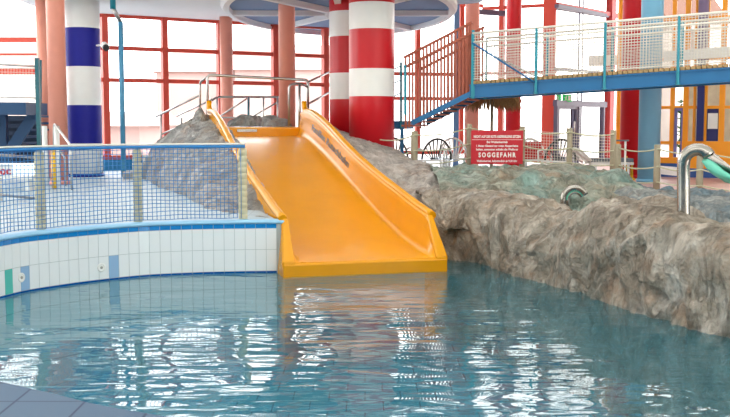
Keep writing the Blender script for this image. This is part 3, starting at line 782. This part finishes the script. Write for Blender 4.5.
s0 = P(471,130,18.1); s1 = P(523,131,18.1); s2 = P(523,164.5,18.1); s3 = P(471,163.5,18.1)
sc_ = (s0+s1+s2+s3)/4; sw = (s1-s0).length; sh = (s1-s2).length
sg = thing('warning_sign', sc_-Vector((0,0,sh/2)), 'red board with white German warning text on two posts', 'sign')
m = M(); m.box(sc_,(sw,.02,sh)); bd_ = m.build('board', SIGNR, sg, bevel=.004)
m = M(); m.box(sc_+Vector((0,-.011,sh/2-.165)),(sw*.97,.002,.006)); m.build('divider_line', WHITEP, bd_)
lines = [('NICHT AUF DIE ROTE ABSPERRLEINE SETZEN',.115,.062,.90,.004),('Bei Wellenbetrieb',.215,.052,.40,.003),('1 Meter Abstand zur roten Absperrleine',.285,.052,.80,.003),('halten, ansonsten schiebt die Welle an',.35,.052,.80,.003),('SOGGEFAHR',.455,.115,.72,.008),('Wellenbetrieb, halbst\u00fcndlich ab 9.30 Uhr',.565,.05,.78,.003)]
for tx, dy, sz, wf, bo in lines:
    bm = text_bm(tx, sz, sw*wf, .001, bo*.6, 1.45 if tx == 'SOGGEFAHR' else 1.05)
    if tx == 'SOGGEFAHR':
        pass
    for v in bm.verts: v.co = Vector((v.co.x, -v.co.z-.012, v.co.y))+sc_+Vector((0,0,sh/2-dy*sh/.62))
    mm = M(); mm.bm.free(); mm.bm = bm; mm.build('text_line', WHITEP, bd_)

# ---------------------------------------------------------------- garden chairs behind the rocks
def chair(x, y, rz, dark, label, cushion=None, z=RIM):
    t = thing('garden_chair', (x,y,z), label, 'chair', 'garden chairs behind the rope fence'); o = Vector((x,y,z))
    Rm = Matrix.Rotation(rz,3,'Z'); T = lambda a,b,c: o+Rm@Vector((a,b,c))
    m = M(); m.prism([T(-.24,-.24,.40),T(.24,-.24,.40),T(.26,.22,.38),T(-.26,.22,.38)], (0,0,.035)); m.build('seat', WHITEP, t)
    # arched back with fanned slats
    arc = [T(.31*math.cos(a), .24+.10*math.sin(a), .42+.42*math.sin(a)) for a in [PI*i/14 for i in range(15)]]
    m = M(); m.tube(arc,.022,8); m.build('back_frame', BLACK if dark else WHITEP, t)
    m = M()
    for i in range(9):
        a = PI*(i+1)/10; m.bar(T(.10*math.cos(a),.22,.42), T(.29*math.cos(a),.24+.09*math.sin(a),.42+.40*math.sin(a)), .028, .012)
    m.build('back_slats', BLACK if dark else WHITEP, t)
    for sx in (-1,1):
        for sy in (-1,1):
            m = M(); m.bar(T(.22*sx,.2*sy,.4),T(.26*sx,.24*sy,0),.04,.04); m.build('leg', WHITEP, t)
        m = M(); m.tube([T(.29*sx,-.22,.4),T(.30*sx,-.22,.62),T(.30*sx,.1,.64),T(.30*sx,.26,.6)],.02,6); m.build('armrest', WHITEP, t)
    if cushion: m = M(); m.box(T(0,.17,.6),(.4,.08,.36),rz,rx=-.2); m.build('cushion', cushion, t, label='red back cushion')
    return t
def cpos(px, Y): return ((px-365)/F*Y, Y)
for px, Y, rz, dk, lb, cu in ((398,21.5,.3,1,'black-backed garden chair right beside the nearer banded column',None),(433,20.4,-.35,1,'black-backed garden chair between the first rope post and the sign',None),(457,21.4,.2,0,'white garden chair just left of the red sign',None),(534,20.6,.1,0,'white garden chair with a red cushion right of the sign',CLOTHR),(556,19.9,-.5,1,'dark slatted garden chair below the exit door',None)):
    x,y = cpos(px,Y); chair(x,y,rz,dk,lb,cu)
# two low sun loungers
def lounger(px, Y, label, dark):
    x,y = cpos(px,Y); t = thing('sun_lounger',(x,y,RIM),label,'sun lounger'); o = Vector((x,y,RIM)); T = lambda a,b,c: o+Vector((a,b,c))
    m = M(); m.bar(T(-.1,-.28,.36),T(.75,-.28,.36),.04,.05); m.bar(T(-.1,.28,.36),T(.75,.28,.36),.04,.05); m.build('frame', WHITEP, t)
    m = M(); m.prism([T(-.1,-.27,.39),T(.75,-.27,.39),T(.75,-.27,.46),T(-.1,-.27,.46)],(0,.54,0)); m.build('mattress', dark, t)
    m = M(); m.tube([T(-.15,-.27,.36),T(-.42,-.27,.55),T(-.5,-.27,.66),T(-.45,-.27,.68),T(-.3,-.27,.62),T(-.1,-.27,.42)],.022,6); m.tube([T(-.15,.27,.36),T(-.42,.27,.55),T(-.5,.27,.66),T(-.45,.27,.68),T(-.3,.27,.62)],.022,6); m.prism([T(-.1,-.27,.4),T(-.46,-.27,.66),T(-.43,-.27,.69),T(-.08,-.27,.44)],(0,.54,0)); m.build('backrest', WHITEP, t)
    for sx in (0,.65):
        for sy in (-.26,.26): m = M(); m.bar(T(sx,sy,.36),T(sx,sy,0),.04,.04); m.build('leg', WHITEP, t)
lounger(593,20.3,'white sun lounger with grey mattress between the rope posts below the exit door',GREYPL)

# ---------------------------------------------------------------- stairs up to the slide, platform, handrails
m = M(); m.prism([sp(-.5,9.0,RIM),sp(2.6,9.0,RIM),sp(2.6,11.4,RIM),sp(-.5,11.4,RIM)],(0,0,.98)); struct(m,'floor_slide_platform',CONC)
m = M()
for k in range(5):
    a = sp(-.72-.22*k,9.7,RIM); z = 1.45-k*.17
    m.prism([a, sp(-.50-.22*k,9.7,RIM), sp(-.50-.22*k,11.0,RIM), sp(-.72-.22*k,11.0,RIM)], (0,0,z-RIM))
struct(m,'floor_slide_steps',CONC)
YR = 20.9
ar = thing('handrail', P(207,130,YR), 'tall arched steel handrail spanning the head of the slide', 'handrail')
def bend(pts, r=.08, n=4):
    pts = [Vector(p) for p in pts]; out = [pts[0]]
    for a,b,c in zip(pts,pts[1:],pts[2:]):
        u = (a-b).normalized(); v = (c-b).normalized(); q = min(r,(a-b).length*.45,(c-b).length*.45)
        for i in range(n+1):
            t = i/n; out.append((b+u*q)*(1-t)**2+b*2*t*(1-t)+(b+v*q)*t*t)
    return out+[pts[-1]]
m = M(); m.tube(bend([P(207.5,136,20.6),P(207.5,75,20.6),P(308,80,21.2),P(308,132,21.2)]),.028,10); m.build('arch', CHROME, ar)
m = M(); m.tube(bend([P(200,142,20.9),P(200,82,20.9),P(207,77,20.6)]),.024,8); m.build('left_post', CHROME, ar)
m = M(); m.tube(bend([P(289,134,20.9),P(289,85,20.9),P(299,83,21),P(308,87,21.2)]),.024,8); m.tube([P(299.5,134,21.1),P(299.5,84,21.1)],.03,8); m.build('right_post', CHROME, ar)
sr = thing('handrail', P(161,147,22.2), 'sloping steel handrail of the stairs left of the slide', 'handrail')
m = M(); m.tube([P(156,116.5,22.2),P(200,95,21)],.024,8); m.build('top_rail', CHROME, sr)
m = M(); m.tube([P(177,116,22.8),P(214,98.5,21.6)],.022,8); m.build('rear_rail', CHROME, sr)
m = M(); m.tube([P(162,134,22.2),P(200,118,21)],.02,8); m.tube([P(180,135,22.8),P(200,127,21.9)],.018,8); m.build('mid_rail', CHROME, sr)
for px,py0,py1,Y in ((161,114,148,22.2),(181.5,118,140,22.8)):
    m = M(); m.tube([P(px,py0,Y),P(px,py1+12,Y)],.022,8); m.build('post', CHROME, sr)
gr = thing('handrail', P(249,125,22.8), 'low steel guard rail at the back of the slide platform', 'handrail')
m = M(); m.tube(bend([P(208,103,22.4),P(217,97,22.6),P(279,97,23)]),.024,8); m.build('top_rail', CHROME, gr)
m = M(); m.tube([P(217,117.5,22.6),P(279,118,23)],.018,8); m.build('mid_rail', CHROME, gr)
m = M(); m.tube([P(219,117,22.6),P(248,98,22.6)],.018,8); m.tube([P(250,118,22.8),P(278,102,23)],.018,8); m.build('diagonal_rail', CHROME, gr)
for px in (217,263.5,277.5): m = M(); m.tube([P(px,97,22.8),P(px,132,22.8)],.02,8); m.build('post', CHROME, gr)
m = M(); m.tube([P(248.5,97,22.7),P(248.5,132,22.7)],.028,8); m.build('post', mat('post_blue',srgb(70,120,140),.4), gr, label='blue-grey painted post')
rr = thing('handrail', P(326,100,22), 'steel handrail running from the slide head towards the banded columns', 'handrail')
m = M(); m.tube([P(308,82,21.2),P(334,70,22.6)],.024,8); m.build('top_rail', CHROME, rr)
m = M(); m.tube([P(308,104,21.2),P(334,90,22.6)],.024,8); m.build('mid_rail', CHROME, rr)
# rock lumps behind the platform
for i,(px,w_,lb) in enumerate(((248,.42,'small grey rock lump behind the blue-grey rail post'),(285,.36,'small grey rock lump at the foot of the salmon column behind the slide'))):
    c = P(px-i*10,131,22.4-i*.6); c.z = 1.6; m = M(); r = bmesh.ops.create_icosphere(m.bm, subdivisions=4, radius=1)
    for v in m.bm.verts:
        h = 1+.35*noise.fractal(v.co*1.5+Vector((i*9,0,0)),1,2,4); v.co = Vector((v.co.x*w_*h, v.co.y*.3*h, max(-.02,v.co.z*.38*h)))+c
    for f_ in m.bm.faces: f_.smooth = True
    m.build('rock_lump', ROCK5, label=lb, cat='rock')

# ---------------------------------------------------------------- left: steel staircase, pipe, camera, rails
sc = thing('steel_staircase', P(10,150,19.5), 'dark blue steel staircase and landing at the left edge', 'staircase')
Ys = 20.0
m = M(); m.bar(P(-60,108.5,Ys),P(37,109,Ys),1.3,.24); m.build('landing', DARKB, sc)
m = M(); m.bar(P(36,112,Ys),P(4,160,Ys),.06,.22); m.build('stringer', DARKB, sc)
m = M(); m.bar(P(36,112,Ys+1.2),P(4,160,Ys+1.2),.06,.22); m.build('stringer', DARKB, sc)
m = M()
for k in range(7):
    p = P(36,113,Ys).lerp(P(4,161,Ys),(k+.5)/7); m.box(p+Vector((0,.6,0)),(.26,1.2,.04))
m.build('steps', DARKB, sc)
m = M()
for k in range(7): m.box((P(12,119+7*k,Ys+1.5)),(1.1,.04,.09))
m.box(P(0,139,Ys+1.6),(1.9,.03,1.0)); m.build('rear_louvre', mat('louvre_blue',srgb(16,40,70),.6), sc)
m = M(); m.box(P(4,138,Ys+.3),(.14,.14,1.0)); m.build('support_post', DARKB, sc)
for px,py in ((37,58),(-20,52)):
    m = M(); a = P(px,py,Ys-.6); m.bar(a,Vector((a.x,a.y,RIM)),.075,.075); m.build('railing_post', mat('dark_teal',srgb(30,100,112),.4), sc)
m = M(); m.bar(P(40,60,Ys+.4),P(40,104,Ys+.4),.06,.06); m.build('railing_post', mat('dark_teal',srgb(30,100,112),.4), sc)
m = M(); m.tube([P(-40,62,Ys-.6),P(37,66.5,Ys-.6)],.02,8); m.tube([P(-40,96,Ys-.6),P(37,98,Ys-.6)],.012,8); m.build('handrail', CHROME, sc)
m = M()
for k in range(26): 
    px = -40+k*3; m.tube([P(px,64,Ys-.6),P(px,101,Ys-.6)],.004,4)
for k in range(9): m.tube([P(-40,67+k*4,Ys-.6),P(37,69+k*3.8,Ys-.6)],.004,4)
m.build('mesh_infill', NETW, sc)
# blue pipe
p0 = P(120.5,22,21.8); t = thing('drain_pipe', (p0.x,p0.y,RIM), 'slim blue-grey pipe right of the blue and white column', 'pipe')
m = M(); m.tube([(p0.x,p0.y,RIM),p0],.056,12); m.build('pipe', PIPEB, t)
m = M(); m.tube([p0,P(113,8,21.6)],.045,10); m.build('elbow', CHROME, t)
m = M(); m.tube([P(113,9,21.6),P(112.5,-12,21.6)],.062,12); m.build('upper_pipe', TEALP, t)
# security camera
c = P(106,47,21.2); t = thing('security_camera', c, 'small white camera with a black face beside the banded blue column', 'camera')
m = M(); m.tube([c+Vector((-.08,.16,.05)),c+Vector((0,-.0,0))],.075,16); hs_ = m.build('housing', WHITEP, t)
m = M(); m.tube([c+Vector((0,-.0,-.01)),c+Vector((.02,-.06,-.035))],[.07,.06],16); m.build('lens', BLACK, hs_)
m = M(); m.tube([c+Vector((-.3,.4,.06)),c+Vector((-.07,.12,.05))],.02,8); m.build('bracket', WHITEP, t)
# little chrome handrail and yellow post behind the net
t = thing('handrail', P(62,150,19), 'short bent steel handrail on the tiled deck left of the banded blue column', 'handrail')
m = M(); m.tube(bend([P(54,178,18.6),P(54,123,18.6),P(71,146,17.6),P(72,194,17.6)],.1),.022,8); m.build('rail', CHROME, t)
m = M(); m.tube(bend([P(60,165,18.4),P(60,150,18.4),P(65,158,17.7),P(65.5,186,17.7)],.08),.018,8); m.build('lower_rail', CHROME, t)
for i,px in enumerate((44.5,56.5)):
    m = M(); a = P(px,126,18.7-i*.1); m.tube([Vector((a.x,a.y,RIM)),a],.05,10); m.build('bollard', WHITEP, label=['white slim post in front of the thin hidden salmon column','white slim post in front of the full salmon column'][i], cat='post')
m = M(); a = P(53.5,149,17.8); m.tube([Vector((a.x,a.y,RIM)),a],.045,10); m.build('marker_post', YELL, label='yellow post behind the netting near the leftmost net post', cat='post')
# chrome rails and small sign at the far left behind the net
t = thing('handrail', P(20,195,15.5), 'pair of horizontal steel rails behind the netting at the far left', 'handrail')
for y0,y1 in ((154,158),(193,199)):
    m = M(); m.tube([P(-30,y0-1,14.4),P(42,y1,15.6)],.02,8); m.build('rail', CHROME, t)
for px in (-25,41):
    Yp = 14.45 if px < 0 else 15.6; m = M(); a = P(px,156,Yp); m.tube([Vector((a.x,a.y,RIM)),a],.022,8); m.build('post', CHROME, t)
c = P(0,171,15.2); t = thing('poolside_sign', c-Vector((0,0,.5)), 'white board with red letters behind the netting at the left edge', 'sign')
m = M(); m.box(c,(.38,.03,.21)); m.build('board', WHITEP, t)
m = M(); m.box((c.x,c.y+.02,(c.z+RIM)/2),(.05,.03,c.z-RIM)); m.build('post', CHROME, t)
bm = text_bm('ioc',.17,.2,.001,.006)
for v in bm.verts: v.co = Vector((v.co.x,-v.co.z-.018,v.co.y))+c+Vector((.07,0,0))
mm = M(); mm.bm.free(); mm.bm = bm; mm.build('lettering', CLOTHR, t, label='red letters')
m = M(); a = P(24,176,17.5); m.box((a.x-.3,a.y,a.z-.02),(1.0,.35,.05)); m.box((a.x-.7,a.y,(a.z+RIM)/2),(.08,.3,a.z-RIM)); m.box((a.x+.1,a.y,(a.z+RIM)/2),(.08,.3,a.z-RIM))
m.build('bench', WHITEP, label='low white bench behind the far left netting', cat='bench')

# ---------------------------------------------------------------- steel spout with fan nozzle, and small arch
Yp = 9.9
sw_ = thing('water_spout', P(683.5,213,Yp), 'tall bent stainless water spout with a flat turquoise-lined nozzle', 'water spout')
r = .063
path = [P(683.5,235,Yp),P(683.5,215,Yp),P(683.5,190,Yp),P(683.5,166,Yp)]
cxp, cyp, rp = 697.5, 163.5, 14.0
for i in range(1,11):
    a = PI-PI*.82*i/10; path.append(P(cxp+rp*math.cos(a), cyp-rp*math.sin(a), Yp-.012*i))
m = M(); m.tube(path, r, 18); m.build('pipe', STEEL, sw_)
m = M(); m.lathe((path[1].x,path[1].y,path[1].z-.06), [(.12,0),(.12,.02),(.075,.035),(.068,.06)], 24); m.build('flange', STEEL, sw_)
e = path[-1]; dvec = (P(740,181,Yp-.35)-e); secs = []; secb = []
side = Vector((.25,-1,0)).normalized()
up = dvec.normalized().cross(side); up = up if up.z > 0 else -up
for i in range(8):
    t = i/7; c = e+dvec*(t*1.04-.04); hw = r*(1-t)+.24*t; hh = r*(1-t)**1.3+.014
    secs.append([c+side*hw*math.cos(2*PI*k/24)+up*hh*math.sin(2*PI*k/24) for k in range(25)])
m = M(); m.grid(secs); fn_ = m.build('fan_nozzle', STEEL, sw_)
secs = []
for i in range(8):
    t = i/7; c = e+dvec*(t*.98)-up*(.015+.05*math.sin(PI*min(1,t*1.1))*1.0+.01); hw = (.03*(1-t)+.2*t)
    c -= up*.03
    secs.append([c+side*hw*math.cos(2*PI*k/20)+up*(.05*(1-t)+.03)*math.sin(2*PI*k/20) for k in range(21)])
m = M(); m.grid(secs); m.poly(secs[0][:-1]); m.poly(secs[-1][:-1]); m.build('nozzle_lining', TURQ, fn_, label='turquoise underside of the nozzle')
Ya = 12.9
ar2 = thing('water_arch', P(575,206,Ya), 'small curved steel water jet arch behind the ledge crest', 'water jet')
for rr_, off, tr in ((12,0,.036),(7.4,.05,.022)):
    pts = [P(575-rr_,222,Ya+off)]+[P(575+rr_*math.cos(PI-PI*i/14), 200-rr_*1.05*math.sin(PI*i/14), Ya+off) for i in range(13)]
    m = M(); m.tube(pts, tr, 12); m.build('tube' if off else 'outer_tube', STEEL, ar2)
m = M(); m.tube([P(575+9*math.cos(PI-PI*i/14), 200-9.5*math.sin(PI*i/14), Ya+.03) for i in range(13)], .018, 10); m.build('lining', TURQ, ar2)

# ---------------------------------------------------------------- kiosk at the right
YK = 21.8
t, A, B, ang = glazing((661,YK),(800,20.6),RIM,9.4,[],[],ORFR); bpy.data.objects.remove(t.children[0])
a2 = (A.x,A.y); b2_ = (B.x,B.y)
def kb(m, x0, y0, x1, y1, dep=.1, off=0):               # panel between two pixels on the facade plane
    q0,_ = hit(x0,a2,b2_); q1,_ = hit(x1,a2,b2_); z0 = zy(y1,q0.y); z1 = zy(y0,q0.y)
    c = (q0+q1)/2; m.box((c.x,c.y-off,(z0+z1)/2),((q1-q0).length,dep,z1-z0),ang)
m = M()
for x0,x1 in ((671.5,675.5),(684.5,689.5),(694.5,697),(705.5,708.5),(720.5,726),(741,745),(765,769)): kb(m,x0,-220,x1,160,.12)
for y in (106,141,58,18,-40,-100): kb(m,661,y,790,y+3,.1)
m.build('frame', ORFR, t)
m = M(); kb(m,684,141,790,168,.14,.02); kb(m,662,157,684,163,.14,.02); m.build('lower_panel', ORFR, t)
m = M(); kb(m,661,163,684,177,.16,.03); kb(m,684,168,790,178,.16,.03); m.build('plinth', mat('plinth_kiosk',srgb(50,90,160),.5), t)
m = M(); kb(m,698,-100,705,141,.2,.04); kb(m,706,106,720,141,.04,0); m.build('navy_post', NAVY, t)
m = M(); 
for x0,x1 in ((676,678.5),(682.5,684.5)): kb(m,x0,108,x1,157,.1,.01)
kb(m,676,108,684.5,111,.1,.01); m.build('door_frame', mat('violet_frame',srgb(120,120,180),.5), t)
m = M(); m.box((10.4,25.2,1.9),(4.6,.1,2.6)); m.box((10.4,25.0,5.6),(5,.1,.9)); struct(m,'wall_kiosk_inner',BROWN)
q,_ = hit(713,a2,b2_); m = M(); m.box((q.x,q.y-.08,zy(121,q.y)),(.2,.01,.33),ang); m.build('notice_sheet', WHITEP, label='white paper notice on the navy and orange kiosk window', cat='notice')
# potted plant in the kiosk doorway
q = P(680,150,24.0); t = thing('potted_plant',(q.x,q.y,RIM),'green leafy plant behind the orange glazed door','plant')
m = M(); m.lathe((q.x,q.y,RIM),[(.12,0),(.17,.3),(.18,.32),(.16,.33)],20); m.build('pot', BROWN, t)
m = M(); rnd = random.Random(5)
for k in range(70):
    a = rnd.uniform(0,2*PI); h = rnd.uniform(.4,1.7); L = rnd.uniform(.1,.25); c = Vector((q.x,q.y,RIM+h)); dd = Vector((math.cos(a),math.sin(a),rnd.uniform(-.2,.6)))
    sdv = Vector((-dd.y,dd.x,0))*.05; m.poly([c,c+dd*L*.5+sdv,c+dd*L,c+dd*L*.5-sdv])
m.tube([(q.x,q.y,RIM+.3),(q.x,q.y,RIM+1.6)],.02,6); m.build('foliage', GREEN, t)
# white parapet behind the net
m = M(); a = P(584,66,24.0); b = P(665,58,21.0); m.bar(P(664,56.5,21.1),P(790,47,20.0),.14,.2); m.build('wall_gallery_parapet', WHITEP, kind='structure')
m = M(); m.bar(P(590,61,24.5),P(622,60,24.0),.16,.24); m.build('wall_gallery_parapet', WHITEP, kind='structure')
m = M(); m.box(P(694,40,22.9),(.5,.3,.42)); m.build('trim_2', WHITEP, kind='structure')
# orange frame strip between the red frame and red column
m = M(); a = P(617.5,180,23.5); m.box((a.x,a.y,5),(.12,.12,8.8)); m.box((a.x+.13,a.y+.05,5),(.04,.1,8.8)); m.build('trim_1', ORFR, kind='structure')
m = M(); a = P(677.5,60,21.3)
# low white barrier and post details on the right
t = thing('low_barrier', P(676,182,18.5), 'low white barrier board in front of the orange kiosk', 'barrier')
m = M(); a = P(660,172,19.3); b = P(678,175,18.6); a.z = b.z = .92; m.bar(a,b,.03,.16); m.build('board', WHITEP, t)
for q in (a,b): m = M(); m.bar(Vector((q.x,q.y,RIM)),Vector((q.x,q.y,.95)),.03,.03); m.build('leg', WHITEP, t)
t = thing('t_stand', P(625,178,19.5), 'thin white T-shaped stand in front of the glossy red column', 'stand')
a = P(625.5,140.5,19.3); m = M(); m.tube([Vector((a.x,a.y,RIM)),a],.02,8); m.build('pole', WHITEP, t)
m = M(); m.bar(a+Vector((-.17,0,0)),a+Vector((.06,0,0)),.05,.03); m.build('crossbar', GREYPL, t)
for i,(px,py) in enumerate(((626.5,156),(632,162))):
    m = M(); a = P(px,py,20.4); m.lathe((a.x,a.y,RIM),[(.07,0),(.06,.05),(.03,.06),(.02,a.z-RIM)],14); m.build('yellow_cone', YELL, label=['taller yellow marker at the foot of the glossy red column','shorter yellow marker at the foot of the glossy red column'][i], cat='marker')
# upper-left dark blue post seen between frames
m = M(); a = P(456,110,27); m.box((a.x,a.y,3),(.14,.14,4.7)); m.build('support_post', mat('slate_blue',srgb(90,130,175),.5), label='slim slate-blue post left of the salmon column by the sign', cat='post')
m = M(); m.bar(P(479,12,27.5),P(505,13.5,27.5),.1,.14); m.build('trim_3', DKFR, kind='structure')

# ---------------------------------------------------------------- outside
m = M(); m.box((0,70,.3),(200,80,.1)); m.build('ground_outside', mat('outside_ground',(.42,.38,.36),.9), kind='structure')
def house(px0, px1, ytop, Y, wm, rm, label, roof=1.6):
    x0 = (px0-365)/F*Y; x1 = (px1-365)/F*Y; z = zy(ytop,Y); t = thing('house', ((x0+x1)/2,Y+4,.3), label, 'building')
    m = M(); m.box(((x0+x1)/2,Y+4,(z+.3)/2),(x1-x0,8,z-.3)); wl_ = m.build('walls', wm, t)
    m = M(); m.prism([(x0-.4,Y-.3,z),(x0-.4,Y+4,z+roof),(x0-.4,Y+8.3,z)],(x1-x0+.8,0,0)); m.build('roof', rm, t)
    n = max(1,int((x1-x0)/2.2))
    for k in range(n):
        for zz in [1.7+2.7*i for i in range(int((z-1)/2.7))]:
            m = M(); m.box((x0+(k+.5)*(x1-x0)/n,Y-.03,zz),(1.0,.1,1.3)); m.build('window', CREAMW, wl_)
house(-80,38,68,48,CREAMW,ROOFT,'pale house outside the far left windows')
house(158,218,72,56,PINKW,ROOFT,'pink house outside the windows left of the slide')
house(92,140,126,40,PINKW,mat('roof_pink',(.5,.42,.4),.9),'low pink outbuilding outside the windows beside the blue-grey pipe',.6)
house(236,320,70,54,PINKW,ROOFT,'pink house outside the windows behind the slide')
house(584,640,34,60,CREAMW,ROOFT,'cream house with red roof outside beyond the exit door')
house(672,720,24,62,CREAMW,mat('roof_brown',(.13,.06,.04),.9),'cream house with brown roof outside above the orange kiosk',2.4)

# ---------------------------------------------------------------- light
w = bpy.data.worlds.new('world'); bpy.context.scene.world = w; w.use_nodes = True
w.node_tree.nodes['Background'].inputs[0].default_value = (1,.985,.97,1); w.node_tree.nodes['Background'].inputs[1].default_value = 5.5
def area(loc, rot, sx, sy, e, col=(1,1,1)):
    l = bpy.data.lights.new('fill_light','AREA'); l.shape = 'RECTANGLE'; l.size = sx; l.size_y = sy; l.energy = e; l.color = col
    o = bpy.data.objects.new('fill_light', l); C.objects.link(o); o.location = loc; o.rotation_euler = rot
area((-3,8,9.3),(0,0,0),10,5,220,(1,.98,.95)); area((4,15,9.3),(math.radians(12),0,0),10,5,420,(1,.98,.95)); area((0,-2,8.5),(math.radians(50),0,0),14,4,420,(1,.98,.96))  # unseen fill lights, added to brighten the hall, rocks and kiosk
s = bpy.context.scene
s.view_settings.view_transform = 'Standard'; s.view_settings.look = 'None'; s.view_settings.gamma = 1; s.view_settings.exposure = 0.12; s.view_settings.use_curve_mapping = False
s.cycles.use_denoising = True
s.cycles.max_bounces = 10; s.cycles.transparent_max_bounces = 16; s.cycles.diffuse_bounces = 5; s.cycles.glossy_bounces = 4
s.cycles.sample_clamp_indirect = 8; s.cycles.caustics_reflective = False; s.cycles.caustics_refractive = False
